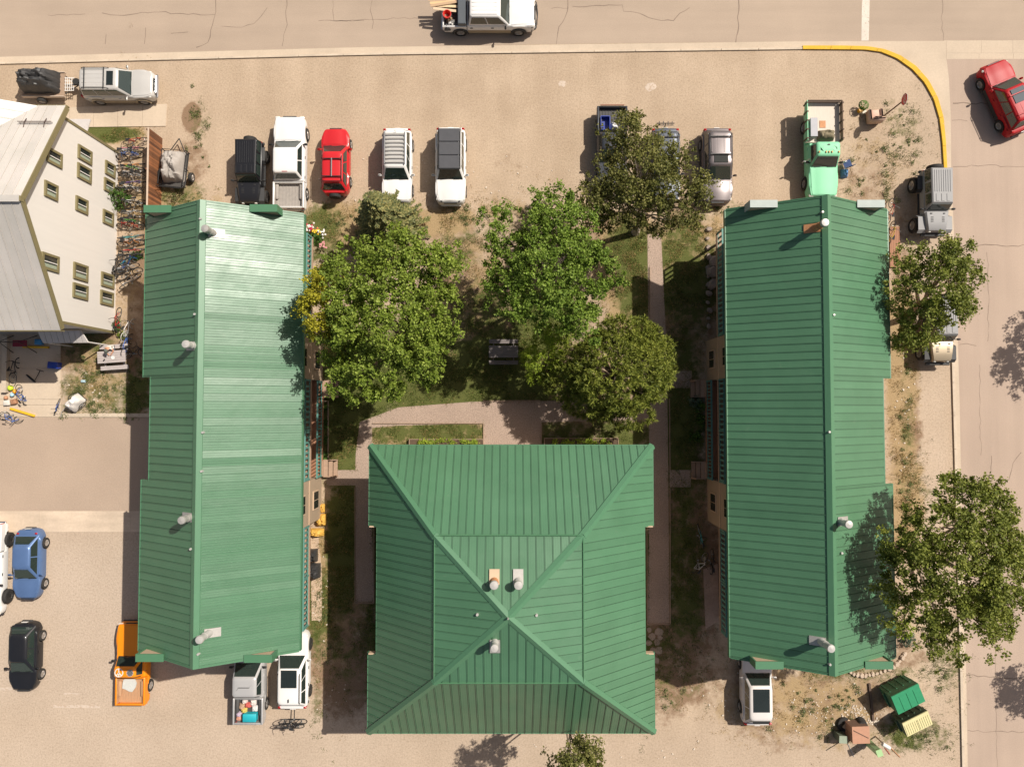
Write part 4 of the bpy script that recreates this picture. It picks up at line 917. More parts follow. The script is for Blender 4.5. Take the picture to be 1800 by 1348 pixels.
# ------------------------------------------------------------------ trees and plants
def leafmat(name,a,b,c,tr=.30):
    m=bpy.data.materials.new(name); m.use_nodes=True; nt=m.node_tree; p=nt.nodes['Principled BSDF']; out=nt.nodes['Material Output']
    g=node(nt,'ShaderNodeNewGeometry')
    r=ramp(nt,g.outputs['Random Per Island'],[(0,a),(.55,b),(1,c)]).outputs[0]
    col=mixc(nt,1.,r,ramp(nt,nz(nt,.7,3,.5),[(.3,(.78,.80,.78)),(.7,(1.15,1.12,1.05))]).outputs[0],'MULTIPLY')
    nt.links.new(col,p.inputs['Base Color']); p.inputs['Roughness'].default_value=.55; p.inputs['Specular IOR Level'].default_value=.22
    t=node(nt,'ShaderNodeBsdfTranslucent'); nt.links.new(col,t.inputs[0]); mx=node(nt,'ShaderNodeMixShader'); mx.inputs[0].default_value=tr
    nt.links.new(p.outputs[0],mx.inputs[1]); nt.links.new(t.outputs[0],mx.inputs[2]); nt.links.new(mx.outputs[0],out.inputs[0])
    _M[name]=m; return m
BARK=pm('grey_bark',(.24,.18,.13),.9,var=.3,vs=9,bump=.5); BARKP=pm('pale_bark',(.42,.34,.26),.85,var=.3,vs=7,bump=.4); BARKD=pm('dark_bark',(.12,.08,.055),.9,var=.3,vs=9,bump=.5)
LF_A=leafmat('cottonwood_leaf',(.11,.165,.018),(.19,.26,.034),(.33,.40,.08)); LF_C=leafmat('maple_leaf',(.095,.16,.018),(.165,.25,.034),(.28,.37,.075)); LF_D=leafmat('olive_leaf',(.09,.10,.022),(.16,.165,.040),(.30,.28,.10))
LF_G=leafmat('roadside_leaf',(.10,.13,.018),(.18,.21,.034),(.31,.33,.08)); LF_Y=leafmat('yellow_leaf',(.24,.23,.018),(.40,.37,.03),(.55,.50,.06)); LF_P=leafmat('pine_needle',(.085,.115,.016),(.19,.22,.034),(.34,.36,.075),.15); LF_S=leafmat('spruce_needle',(.085,.105,.045),(.18,.185,.07),(.34,.30,.12),.12)
LF_F=leafmat('larch_leaf',(.17,.24,.02),(.27,.36,.035),(.38,.46,.06)); LF_SH=leafmat('shrub_leaf',(.045,.10,.018),(.08,.16,.03),(.14,.24,.05)); LF_B=leafmat('blue_shrub_leaf',(.09,.14,.10),(.14,.20,.14),(.20,.26,.18))
GR_=leafmat('grass_blade',(.055,.085,.016),(.105,.14,.03),(.19,.20,.06),.2); STRAW=leafmat('straw_blade',(.20,.13,.05),(.32,.22,.09),(.42,.31,.15),.15)
def rdir():
    while 1:
        v=Vector((R.uniform(-1,1),R.uniform(-1,1),R.uniform(-1,1)))
        if .05<v.length<1: return v.normalized()
def leaf(vs,fs,p,n,ln,wd):
    a=n.orthogonal(); a.rotate(Matrix.Rotation(R.uniform(0,6.283),3,n)); a.normalize(); b=n.cross(a); k=len(vs)
    vs+= [tuple(p-a*ln*.5),tuple(p+b*wd*.5+n*ln*.06),tuple(p+a*ln*.5),tuple(p-b*wd*.5+n*ln*.06)]; fs.append((k,k+1,k+2,k+3))
def crownmesh(name,vs,fs,mat,parent):
    me=bpy.data.meshes.new(name); me.from_pydata(vs,[],fs); me.materials.append(mat); return link(name,me,parent)
def limb(mb,a,b,r0,r1,sag=.25,n=6):
    mid=(a+b)/2+Vector((R.uniform(-.3,.3),R.uniform(-.3,.3),sag)); pts=[]; rs=[]
    for i in range(5):
        t=i/4; pts.append(a*(1-t)**2+mid*2*t*(1-t)+b*t*t); rs.append(lerp(r0,r1,t))
    mb.tube(pts,rs,n)
def broad(label,base,blobs,mat,nclump,per,lsize,bark=BARK,tr=.22,group='trees round the green roofed buildings',name='broadleaf_tree',clump=.42,flat=.5,nl=12,cull=0,bsp=.80,brad=.85):
    """blobs: crown ellipsoids in px: (px,py,z,rx_m,ry_m,rz_m)"""
    b0=G(*base); o=empty(name,b0,0,label,'tree',group); E=[]
    for px,py,z,rx,ry,rz in blobs: c=G(px,py,z)-b0; E.append((c,rx,ry,rz,rx*ry*rz))
    tot=sum(e[4] for e in E); cl=[]; bo=[]; tries=0; nb=max(6,nclump//13)
    while len(bo)<nb and tries<6000:
        tries+=1; t=R.uniform(0,tot)
        for e in E:
            t-=e[4]
            if t<=0: break
        d=rdir()
        if d.z<-.45: continue
        f=R.uniform(.45,1.)**.5
        p=e[0]+Vector((d.x*e[1]*f,d.y*e[2]*f,d.z*e[3]*f))
        if p.z<.8 or any((p-q[0]).length<bsp for q in bo): continue
        bo.append((p,d,R.uniform(.55,1.15)*brad))
    for _ in range(nclump):
        p,d,rb=R.choice(bo); q=rdir()*rb*R.random()**.4; q.z*=.7
        if q.z<-.35*rb: q.z*=.4
        cl.append((p+q,(q.normalized()*.8+d*.5+Vector((0,0,.6))).normalized(),1))
    vs=[];fs=[]
    for p,d,f in cl:
        s=clump*R.uniform(.35,1.0)
        for _ in range(int(per*R.uniform(.6,1.3))):
            q=rdir()*s*R.uniform(.2,1); q.z*=.75
            n=(rdir()*.9+d*flat+Vector((0,0,.35))).normalized(); l=lsize*R.uniform(.65,1.35)
            leaf(vs,fs,p+q,n,l,l*.72)
    crownmesh('crown',vs,fs,mat,o)
    tk=MB(); zc=min(e[0].z-e[3]*.55 for e in E); top=E[0][0]; fork=Vector((top.x*.35,top.y*.35,max(.9,min(zc,2.6))))
    tk.tube([Vector((0,0,-.1)),Vector((0,0,.35)),fork*.6+Vector((0,0,.1)),fork],[tr*1.4,tr,tr*.85,tr*.75],8); tk.build('trunk',bark,o,60)
    lb=MB(); k=R.sample(cl,min(nl,len(cl)))
    for e in E: limb(lb,fork,e[0]+Vector((0,0,e[3]*.3)),tr*.6,tr*.15,.4)
    for p,d,f in k:
        s=min(E,key=lambda e:(e[0]-p).length)[0]; a=fork.lerp(s,R.uniform(.3,.9)); limb(lb,a,p,tr*.26,.015,.2,5)
    for p,d,f in R.sample(cl,min(nl*3,len(cl))):
        q=p+Vector((-p.x*.12,-p.y*.12,-.5)); lb.tube([q,p+Vector((0,0,.05))],[.025,.008],4)
    lb.build('branches',bark,o,60)
    return o
broad('big spreading cottonwood casting shade on the left green roof',(715,610),[(690,560,9.2,3.0,3.1,2.5),(618,498,8.6,1.7,1.8,1.7),(745,475,9.0,1.8,1.6,1.6),(650,650,8.6,2.0,1.5,1.7),(765,550,8.8,1.5,1.9,1.5),(700,455,9.0,2.1,1.4,1.5),(745,625,7.8,1.1,1.4,1.2),(605,620,8.2,1.1,1.4,1.2),(690,700,6.6,1.2,.7,.9)],LF_A,1250,46,.135,cull=-.14)
broad('small tree with golden yellow leaves against the left building',(600,565),[(564,545,8.6,.90,1.30,1.2),(558,505,8.4,.65,.7,.8),(585,585,8.0,.6,.6,.8)],LF_Y,190,44,.13,tr=.10,nl=5)
broad('bright green lobed tree in the middle of the courtyard',(955,520),[(965,470,7.6,2.3,2.4,2.0),(900,500,7.2,1.4,1.6,1.3),(1035,480,7.2,1.4,1.6,1.3),(985,395,7.6,1.8,1.6,1.4),(885,415,7.0,.9,1.5,1.1),(970,545,6.8,1.7,1.0,1.3),(1025,570,6.0,1.1,.8,1.0)],LF_C,950,46,.132,cull=-.14)
broad('dark olive tree with pale branches spreading over the parked cars',(1117,408),[(1135,305,6.8,2.4,2.4,1.8),(1078,350,6.2,1.9,1.3,1.4),(1190,335,6.4,1.8,1.4,1.4),(1110,245,7.0,1.4,1.2,1.2),(1055,375,5.0,1.1,.9,.9),(1150,385,5.4,1.4,.8,1.0),(1220,370,5.6,.8,.6,.7)],LF_D,900,40,.12,bark=BARKP,nl=26,cull=-.14)
broad('roadside tree shading the tan jeep',(1600,555),[(1640,505,7.0,2.0,2.2,1.8),(1615,560,6.2,1.4,1.3,1.3),(1670,460,7.2,1.3,1.0,1.2),(1598,475,6.6,.9,1.2,1.2),(1590,592,4.8,.6,.6,.7)],LF_G,620,42,.12,cull=-.16)
broad('large roadside tree over the south end of the right green roof',(1585,960),[(1665,990,9.4,2.9,3.3,2.4),(1710,895,9.2,2.0,1.6,1.7),(1745,1000,8.8,2.0,2.4,1.8),(1605,1040,8.6,1.6,1.9,1.5),(1720,1100,8.2,2.0,1.4,1.5),(1605,950,8.8,1.3,1.5,1.3),(1660,1130,7.6,1.2,.8,1.0)],LF_G,1250,44,.13,bark=BARKP,nl=22,cull=-.14)
broad('leafy tree at the bottom edge of the sandy lane',(990,1230),[(1010,1352,7.2,1.2,1.2,1.5),(1012,1330,7.8,.8,.6,.9)],LF_D,200,42,.12,tr=.10)
broad('street tree across the side street casting shade on the road',(1880,560),[(2085,520,6.0,1.8,2.1,1.7)],LF_G,230,34,.14)
broad('young street tree across the side street beside the lower kerb',(1870,1190),[(2030,1200,5.2,1.3,1.6,1.4)],LF_G,190,34,.14)
broad('feathery lime green larch beside the picnic table',(960,655),[(958,628,3.0,1.1,1.4,1.3),(970,590,3.6,.9,.8,.9)],LF_F,300,60,.075,tr=.09,name='larch_tree',clump=.33,nl=4)
def pine(label,base,blobs,mat,ntuft,ln,name='pine_tree',bark=BARKD):
    b0=G(*base); o=empty(name,b0,0,label,'tree','trees round the green roofed buildings'); E=[]
    for px,py,z,rx,ry,rz in blobs: c=G(px,py,z)-b0; E.append((c,rx,ry,rz,rx*ry*rz))
    tot=sum(e[4] for e in E); vs=[];fs=[]; tk=[]
    while len(tk)<ntuft:
        t=R.uniform(0,tot)
        for e in E:
            t-=e[4]
            if t<=0: break
        d=rdir()
        if d.z<-.35: continue
        f=R.uniform(.45,1)**.4*R.uniform(.88,1.06); p=e[0]+Vector((d.x*e[1]*f,d.y*e[2]*f,d.z*e[3]*f))
        if noise.noise(p*.8+Vector((4.3,1.7,b0.y)))<-.34 or p.z<.5: continue
        tk.append((p,d))
        ax=(d*.7+Vector((0,0,.7))+rdir()*.35).normalized()
        for _ in range(20):
            q=(ax*.55+rdir()).normalized(); side=q.orthogonal().normalized(); side.rotate(Matrix.Rotation(R.uniform(0,6.3),3,q)); l=ln*R.uniform(.6,1.15); w_=.022; k=len(vs)
            st=p-ax*.12*R.random()
            vs+=[tuple(st+side*w_),tuple(st-side*w_),tuple(st+q*l-side*w_*.4),tuple(st+q*l+side*w_*.4)]; fs.append((k,k+1,k+2,k+3))
    crownmesh('crown',vs,fs,mat,o)
    m=MB(); m.tube([(0,0,-.1),(0,0,1.2),E[0][0]*.75,E[0][0]+Vector((0,0,E[0][3]*.6))],[.24,.2,.14,.04],8); m.build('trunk',bark,o,60)
    m=MB()
    for p,d in R.sample(tk,70): limb(m,Vector((E[0][0].x*.6,E[0][0].y*.6,max(.8,p.z*.6))),p,.05,.012,.1,5)
    m.build('branches',BARK,o,60); return o
pine('round bushy pine beside the centre green roof',(1070,668),[(1085,655,4.2,3.0,2.7,2.5),(1140,640,3.8,1.7,2.0,1.7),(1040,700,3.2,1.9,1.4,1.6),(1100,590,4.2,2.0,1.3,1.6),(1100,730,3.0,1.7,1.0,1.3),(1015,640,3.8,1.5,1.4,1.5),(990,672,3.2,1.3,1.2,1.3)],LF_P,3000,.25)
def spruce(label,base,h,r,mat):
    b0=G(*base); o=empty('spruce_tree',b0,0,label,'tree','trees round the green roofed buildings'); vs=[];fs=[]; br=MB()
    z=.5
    while z<h-.1:
        t=(z-.4)/(h-.4); rr=r*(1-t)**.85*R.uniform(.9,1.08)+.06; n=max(5,int(15*(1-t))+4)
        for k in range(n):
            a=2*math.pi*(k+R.random())/n; L=rr*R.uniform(.72,1.15); d=Vector((math.cos(a),math.sin(a),0)); 
            e=Vector((0,0,z))+d*L+Vector((0,0,-.18*L+.10)); s=Vector((0,0,z+.05))
            if k%3==0: br.tube([s,e],[.025,.008],4)
            m=int(L/.085)+2
            for i in range(m):
                u=(i+.6)/m; p=s.lerp(e,u)
                for sg in (1,-1,0):
                    q=(d*.75+Vector((-d.y,d.x,0))*sg*.75+Vector((0,0,R.uniform(-.1,.35)))+rdir()*.25).normalized(); l=R.uniform(.14,.26)*(.5+.7*(1-u*.5)); n_=Vector((0,0,1))+rdir()*.5; sd=q.cross(n_).normalized()*.045; kk=len(vs)
                    vs+=[tuple(p+sd*.5),tuple(p+q*l*.5+sd),tuple(p+q*l),tuple(p+q*l*.5-sd)]; fs.append((kk,kk+1,kk+2,kk+3))
        z+=.17+.10*(1-t)
    crownmesh('crown',vs,fs,mat,o)
    m=MB(); m.tube([(0,0,-.1),(0,0,h*.5),(0,0,h)],[.20,.12,.015],8); m.build('trunk',BARKD,o); br.build('branches',BARKD,o)
spruce('grey green spruce at the head of the courtyard',(692,412),8.2,2.25,LF_S)
def shrub(label,px,py,r,h,mat,n=60,ls=.11,name='shrub',group='shrubs and garden plants',z0=0,cat='shrub'):
    b0=G(px,py,z0); o=empty(name,b0,0,label,cat,group); vs=[];fs=[]
    for _ in range(n):
        d=rdir(); d.z=abs(d.z); c=Vector((d.x*r,d.y*r,d.z*h))*R.uniform(.4,1)
        for _ in range(12):
            p=c+rdir()*.16*R.random(); p.z=max(.03,p.z); nn=(d+rdir()*.8).normalized(); l=ls*R.uniform(.7,1.3); leaf(vs,fs,p,nn,l,l*.6)
    crownmesh('foliage',vs,fs,mat,o); m=MB()
    for k in range(5): a=rdir(); m.tube([(0,0,-.05),(a.x*r*.5,a.y*r*.5,h*.6)],[.02,.008],4)
    m.build('stem',BARK,o); return o
shrub('dark green shrub against the white house wall amid the bicycles',212,352,.85,1.5,LF_SH,130,name='shrub')
shrub('low green shrub at the south corner of the white house',207,573,.38,.5,LF_SH,30)
shrub('small pale shrub between the picnic table bicycles and white house',217,590,.30,.35,LF_F,18)
shrub('green and yellow bush under the large roadside tree',1583,1100,.75,1.0,LF_F,70); shrub('grey blue bush beside the ring of stones',1593,1122,.55,.7,LF_B,40)
shrub('green bush in the shade of the left green roof',243,450,.35,.5,LF_SH,24)
for i,(px,py,r,l) in enumerate(((1221,705,.55,'first'),(1232,716,.45,'second'),(1236,740,.50,'third'),(1222,765,.45,'fourth'))): shrub(l+' leafy bush from the upper steps along the right porch',px,py,r,.55,LF_B if i==0 else LF_SH,40)
for i,(px,py,r,l) in enumerate(((566,715,.4,'first'),(570,745,.35,'second'),(568,775,.4,'third'),(570,805,.35,'fourth'))): shrub(l+' bush from the trees along the left porch',px,py,r,.45,LF_SH,36)
shrub('leafy flower clump beside the balcony near the white pickup',553,420,.6,.6,LF_SH,60)
FLW=[pm('flower_white',(.75,.70,.66),.7),pm('flower_red',(.45,.02,.06),.7),pm('flower_yellow',(.75,.50,.03),.7),pm('flower_pink',(.60,.25,.26),.7)]
for px,py,k,t in ((550,402,0,'white flowers topmost in the bed beside the left balcony'),(552,406,1,'crimson flowers in the bed beside the left balcony'),(560,409,2,'yellow flowers in the bed beside the left balcony'),(569,412,0,'white flowers beside the spruce end of the left bed'),(571,434,3,'pink flowers low in the bed beside the left balcony')):
    b=G(px,py); o=empty('flower_clump',b,0,t,'flowers','garden flowers'); m=MB()
    for _ in range(14):
        x,y,z=R.gauss(0,.13),R.gauss(0,.13),R.uniform(.25,.6); m.lathe([(.01,0),(.05,.02),(.055,.04),(.01,.05)],(x,y,z),n=7)
    m.build('bloom',FLW[k],o); m=MB()
    for _ in range(8): m.tube([(0,0,0),(R.gauss(0,.12),R.gauss(0,.12),R.uniform(.25,.5))],.008,4)
    m.build('stem',GR_,o)
# grass and weeds ---------------------------------------------------------
def inp(p,poly):
    c=False; j=len(poly)-1
    for i in range(len(poly)):
        if (poly[i][1]>p[1])!=(poly[j][1]>p[1]) and p[0]<(poly[j][0]-poly[i][0])*(p[1]-poly[i][1])/(poly[j][1]-poly[i][1])+poly[i][0]: c=not c
        j=i
    return c
PATHS=[P2([(1138,412),(1162,412),(1171,600),(1174,760),(1177,1096),(1138,1096),(1141,930),(1141,700)]),P2([(632,742),(700,716),(830,706),(1143,703),(1143,738),(952,742),(952,790),(850,790),(850,744),(700,748),(654,752),(654,900),(657,1059),(625,1059),(625,800)]),P2([(-200,585),(108,585),(108,733),(-200,733)]),P2([(80,183),(295,183),(295,223),(80,226)]),P2([(-400,734),(300,734),(300,934),(-400,934)]),P2([(574,826),(626,826),(626,853),(574,853)])]
def blades(name,label,ch,n,h,mat,thr,spread=.10,per=7):
    src=[c for c in COVER if c[0]==ch and c[1]>0]; wts=[c[3]*c[4]*c[5] for c in src]; vs=[];fs=[]; k=0
    while k<n:
        c=R.choices(src,wts)[0]; px,py=c[1]+R.gauss(0,.62)*c[3],c[2]+R.gauss(0,.62)*c[4]; p=G(px,py)
        if noise.noise(p*1.1+Vector((5,0,0)))<thr or any(inp(p,q) for q in PATHS): continue
        k+=1
        for _ in range(per):
            b=p+Vector((R.gauss(0,spread),R.gauss(0,spread),0)); a=R.uniform(0,6.283); l=h*R.uniform(.5,1.4); d=Vector((math.cos(a),math.sin(a),0)); sd=Vector((-d.y,d.x,0))*.012; i=len(vs)
            vs+=[tuple(b+sd),tuple(b-sd),tuple(b+d*l*R.uniform(.2,1.0)+Vector((0,0,l*R.uniform(.5,1))))]; fs.append((i,i+1,i+2))
    o=crownmesh(name,vs,fs,mat,None); tag(o,label,'grass',kind='stuff')
blades('grass','green grass growing in the courtyard and along the buildings',0,12000,.14,GR_,-.12)
blades('dry_grass','straw coloured dry grass over the sandy ground',1,5000,.13,STRAW,-.05)
def weeds(n):
    vs=[];fs=[]
    for cx,cy,rx,ry,k in ((165,680,55,45,26),(1580,250,40,70,26),(1530,330,60,40,14),(350,230,14,60,12),(300,350,40,20,12),(1450,1240,110,45,40),(1610,1290,50,25,16),(1590,760,15,150,26),(620,385,40,15,10),(820,380,40,25,14),(930,380,60,30,12),(240,690,20,45,12),(1250,370,50,20,10),(1180,1220,25,20,6),(570,1080,12,60,14),(1640,1170,30,40,12),(80,730,60,3,14),(160,655,50,60,16)):
        for _ in range(k):
            px,py=R.gauss(cx,rx*.6),R.gauss(cy,ry*.6); p=G(px,py)
            if any(inp(p,q) for q in PATHS[:4]) : continue
            s=R.uniform(.06,.22)
            for _ in range(int(40*s/.15)):
                q=p+Vector((R.gauss(0,s*.6),R.gauss(0,s*.6),R.uniform(.01,s*.9))); leaf(vs,fs,q,(rdir()*.7+Vector((0,0,1))).normalized(),R.uniform(.05,.11),.045)
    tag(crownmesh('weeds',vs,fs,leafmat('weed_leaf',(.07,.10,.03),(.13,.16,.055),(.24,.24,.10)),None),'scattered low weeds on the bare ground','weeds',kind='stuff')
weeds(1)
# ------------------------------------------------------------------ bicycles, furniture, trailers, clutter
_bm={}
def bmesh_(key,f,mat,smooth=50):
    if key not in _bm:
        m=MB(); f(m); o=m.build(key[0],mat,None,smooth); _bm[key]=o.data; bpy.data.objects.remove(o)
    return _bm[key]
SPK=pm('spoke',(.35,.34,.32),.4,.6); SADL=pm('saddle',(.02,.02,.02),.6)
def bicycle(label,px,py,rot,col,lean=0,k=1.,cname='x',group='bicycles round the white house',z0=0.,loc=None,tyre=TYRE,down=False):
    p=G(px,py,.45) if loc is None else Vector(loc)
    o=empty('bicycle',(p.x,p.y,z0),0,label,'bicycle',group); o.rotation_mode='ZXY'
    o.rotation_euler=(math.radians(lean),0,math.radians(rot)); o.scale=(k,k,k)
    fm=pm('frame_'+cname,col,.35,var=.06)
    def W(m): m.ring((0,0,0),(0,1,0),.315,.026,20,5)
    def S(m):
        for i in range(9): a=i*math.pi/9*2; m.tube([(0,0,0),(.30*math.cos(a),0,.30*math.sin(a))],.004,3)
        m.lathe([(.03,-.05),(.03,.05)],axis='Y',n=8); m.ring((0,0,0),(0,1,0),.288,.012,18,4)
    for x in (-.52,.53):
        w_=empty('wheel',(x,0,.34)); w_.parent=o
        link('tyre',bmesh_(('tyre',tyre.name),W,tyre),w_); link('spokes',bmesh_(('spokes',),S,SPK),w_)
    def F(m):
        for a,b,r in (((-.10,0,.32),(-.22,0,.80),.02),((-.10,0,.32),(.36,0,.74),.024),((-.20,0,.74),(.34,0,.80),.021),((.36,0,.70),(.33,0,.88),.024)): m.tube([a,b],r,6)
        for y in (-.055,.055): m.tube([(-.52,y,.34),(-.10,y*.6,.32)],.013,5); m.tube([(-.52,y,.34),(-.21,y*.5,.74)],.012,5)
    link('frame',bmesh_(('frame',cname),F,fm),o)
    def K(m):
        for y in (-.05,.05): m.tube([(.53,y,.34),(.40,y,.68)],.014,5)
        m.tube([(.40,0,.68),(.36,0,.74)],.02,5)
    link('fork',bmesh_(('fork',cname),K,fm),o)
    def Hb(m): m.tube([(.33,0,.86),(.31,0,.95)],.018,5); m.tube([(.20,-.30,.99),(.30,-.12,.96),(.33,0,.95),(.30,.12,.96),(.20,.30,.99)],.015,5)
    link('handlebar',bmesh_(('handlebar',),Hb,BLK),o)
    def Sd(m): m.tube([(-.21,0,.78),(-.24,0,.90)],.014,5); m.loft([[(-.38,-.075,.90),(-.38,.075,.90),(-.38,.06,.95),(-.38,-.06,.95)],[(-.22,-.06,.90),(-.22,.06,.90),(-.22,.05,.95),(-.22,-.05,.95)],[(-.08,-.018,.90),(-.08,.018,.90),(-.08,.015,.94),(-.08,-.015,.94)]])
    link('saddle',bmesh_(('saddle',),Sd,SADL),o)
    def Cr(m): m.lathe([(.09,.055),(.09,.065)],(-.10,0,.32),'Y',12); m.tube([(-.10,.08,.32),(.02,.08,.22)],.012,5); m.tube([(-.10,-.08,.32),(-.22,-.08,.42)],.012,5); m.box(.04,.13,.22,.09,.09,.025); m.box(-.24,-.13,.42,.09,.09,.025)
    link('crank',bmesh_(('crank',),Cr,SPK),o)
    return o
CC={'black':(.02,.02,.022),'red':(.42,.03,.025),'blue':(.03,.12,.42),'white':(.62,.60,.57),'teal':(.05,.28,.28),'green':(.07,.28,.05),'silver':(.42,.42,.42),'orange':(.60,.20,.03),'pink':(.55,.20,.26),'purple':(.14,.08,.25),'yellow':(.6,.45,.04)}
ORD=['first','second','third','fourth','fifth','sixth','seventh','eighth','ninth','tenth','eleventh','twelfth','thirteenth','fourteenth','fifteenth','sixteenth']
rowA=[(246,'red',238),(256,'pink',228),(266,'white',225),(275,'blue',226),(285,'orange',229),(293,'green',228),(301,'black',230),(309,'silver',231),(317,'purple',229),(325,'black',226),(333,'white',225)]
for i,(y,cn,x) in enumerate(rowA):
    bicycle(cn+' bicycle, '+ORD[i]+' from the pavement in the row above the dark shrub',x+R.uniform(-2,2),y,180*(i%2)+R.uniform(-14,14),CC[cn],R.uniform(-22,22),1.,cn)
rowB=[(352,'black',232),(362,'white',233),(371,'silver',231),(381,'black',229),(391,'green',230),(401,'red',228),(411,'teal',229),(420,'white',231),(429,'orange',230),(438,'red',231),(446,'black',228),(455,'teal',222),(464,'blue',224),(474,'silver',222),(484,'black',224),(492,'white',226)]
for i,(y,cn,x) in enumerate(rowB):
    bicycle(cn+' bicycle, '+ORD[i]+' below the dark shrub in the row by the white house',x+R.uniform(-2,2),y,180*(i%2)+R.uniform(-14,14)+(30 if i>10 else 0),CC[cn],R.uniform(-24,24),1.,cn)
bicycle('black bicycle leaning on the white house wall',207,462,75,CC['black'],14,1.,'black')
bicycle('red bicycle propped against the south end of the white house wall',207,560,80,CC['red'],20,1.,'red')
bicycle('white bicycle with a pale tyre beside the left picnic table',224,585,75,CC['white'],-30,1.,'white',tyre=pm('pale_tyre',(.48,.45,.40),.7))
bicycle('blue bicycle at the end of the left picnic table',222,612,80,CC['blue'],-25,1.,'blue')
bicycle('black bicycle in the building shadow beyond the left picnic table',233,628,10,CC['black'],-50,1.,'black')
bicycle('black bicycle standing on the patio slab',25,656,90,CC['black'],-28,1.05,'black')
bicycle('bright blue child bicycle beside the toys on the patio',36,690,100,CC['blue'],30,.85,'blue')
bicycle('light blue bicycle lying at the edge of the patio',97,708,60,CC['blue'],48,.75,'blue')
bicycle('blue child bicycle standing at the patio edge by the driveway',16,728,-25,CC['blue'],35,.8,'blue')
bicycle('red bicycle beside the street wall of the right building',1566,368,85,CC['red'],15,.95,'red'); bicycle('yellow bicycle beside the street wall of the right building',1567,408,80,CC['yellow'],15,.95,'yellow')
bicycle('teal bicycle in the shade beside the right building rack',1232,940,105,CC['teal'],20,1.,'teal'); bicycle('white bicycle in the shade beside the right building',1231,985,60,CC['white'],30,1.,'white'); bicycle('black bicycle in the shade against the right building balcony',1252,985,90,CC['black'],18,1.,'black')
# rack with two bicycles behind the white crossover
m=MB(); m.tube([(0,0,.5),(-.9,0,.55),(-1.0,0,.85)],.03); m.box(-.75,0,.58,.06,1.3,.05); m.box(-1.0,0,.60,.06,1.4,.05); r_=m.build('bicycle_rack',BLK,suvb.o,None,(-2.35+.02,0,0))
lo=suvb.o.location
bicycle('dark bicycle on the rear rack, next to the white crossover',0,0,0,CC['black'],6,1.,'black',z0=.62,loc=(lo.x+.05,lo.y-3.05,0)); bicycle('outer dark bicycle on the rack behind the white crossover',0,0,180,CC['black'],-6,1.,'black',z0=.62,loc=(lo.x-.1,lo.y-3.38,0))
for px,py,r in ((988,148,.28),(1143,153,.42)):
    c_=G(px,py); MB().poly([(c_.x+r*R.uniform(.6,1.2)*math.cos(k*.63),c_.y+r*.7*R.uniform(.6,1.2)*math.sin(k*.63)) for k in range(10)],.004).build('pale_patch',WPAINT2,ground)
# ---- soft lumps: tarps and covers
def lump(name,mat,parent,sx,sy,h,n=16,seed=0,pw=3.,rough=.12,z0=0,loc=(0,0,0),rz=0):
    vs=[];fs=[]
    for j in range(n+1):
        for i in range(n+1):
            u,v=2*i/n-1,2*j/n-1; e=max(0,1-abs(u)**pw)*max(0,1-abs(v)**pw); f=noise.noise((u*1.9+seed,v*1.9,seed*.7)); g=noise.noise((u*5+seed,v*5,3.))
            z=z0+h*e**.45*(1+.30*f+rough*g); vs.append((u*sx/2*(1+.05*g),v*sy/2*(1+.05*f),max(z0,z)))
    for j in range(n):
        for i in range(n): a=j*(n+1)+i; fs.append((a,a+1,a+n+2,a+n+1))
    me=bpy.data.meshes.new(name); me.from_pydata(vs,[],fs); me.materials.append(mat); me.polygons.foreach_set('use_smooth',[True]*len(fs)); me.set_sharp_from_angle(angle=math.radians(38))
    o=link(name,me,parent,loc); o.rotation_euler=(0,0,rz); return o
TARPK=pm('black_tarp',(.035,.034,.034),.5,var=.2,vs=4,bump=.6,bs=7); TARPG=pm('grey_tarp',(.33,.30,.27),.6,var=.15,vs=4,bump=.6,bs=7); TARPY=pm('yellow_tarp',(.62,.36,.07),.55,var=.25,vs=5,bump=.6,bs=8)
# covered trailer
p=G(78,150,.5); o=empty('trailer',(p.x,p.y,0),0,'flat timber trailer hitched behind the silver and tan wagon','trailer')
MB().bbox(-1.35,1.35,-.75,.75,.50,.58).build('deck',TIMB,o)
for sg in (1,-1): MB().bbox(-1.35,1.35,sg*.75,sg*.80,.42,.66).build('side_rail',pm('pale_rail',(.42,.34,.27),.8),o); wheel(o,-.25,sg*.92,.30,.18)
m=MB(); m.tube([(1.3,.6,.5),(2.2,0,.5)],.035); m.tube([(1.3,-.6,.5),(2.2,0,.5)],.035); m.tube([(1.3,0,.5),(2.45,0,.5)],.03); m.build('drawbar',pm('frame_steel',(.10,.09,.08),.6,.4),o)
for k in range(5): MB().bbox(1.36,1.95,-.40+.2*k-.02,-.40+.2*k+.02,.60,.63).build('grid_bar',WHITEM,o); MB().bbox(1.42+.13*k,1.45+.13*k,-.44,.44,.632,.65).build('grid_bar',WHITEM,o)
m=MB(); m.lathe([(.06,-.07),(.20,-.07),(.23,0),(.20,.07),(.06,.07)],(2.15,.12,.72),'Z',14); m.build('spare_wheel',TYRE,o,40)
t=lump('tarp',TARPK,None,2.3,1.35,1.15,20,2.3,4.,.25,.58,(p.x-.1,p.y+.08,0)); tag(t,'wrinkled black tarp covering the load on the flat trailer','tarp')
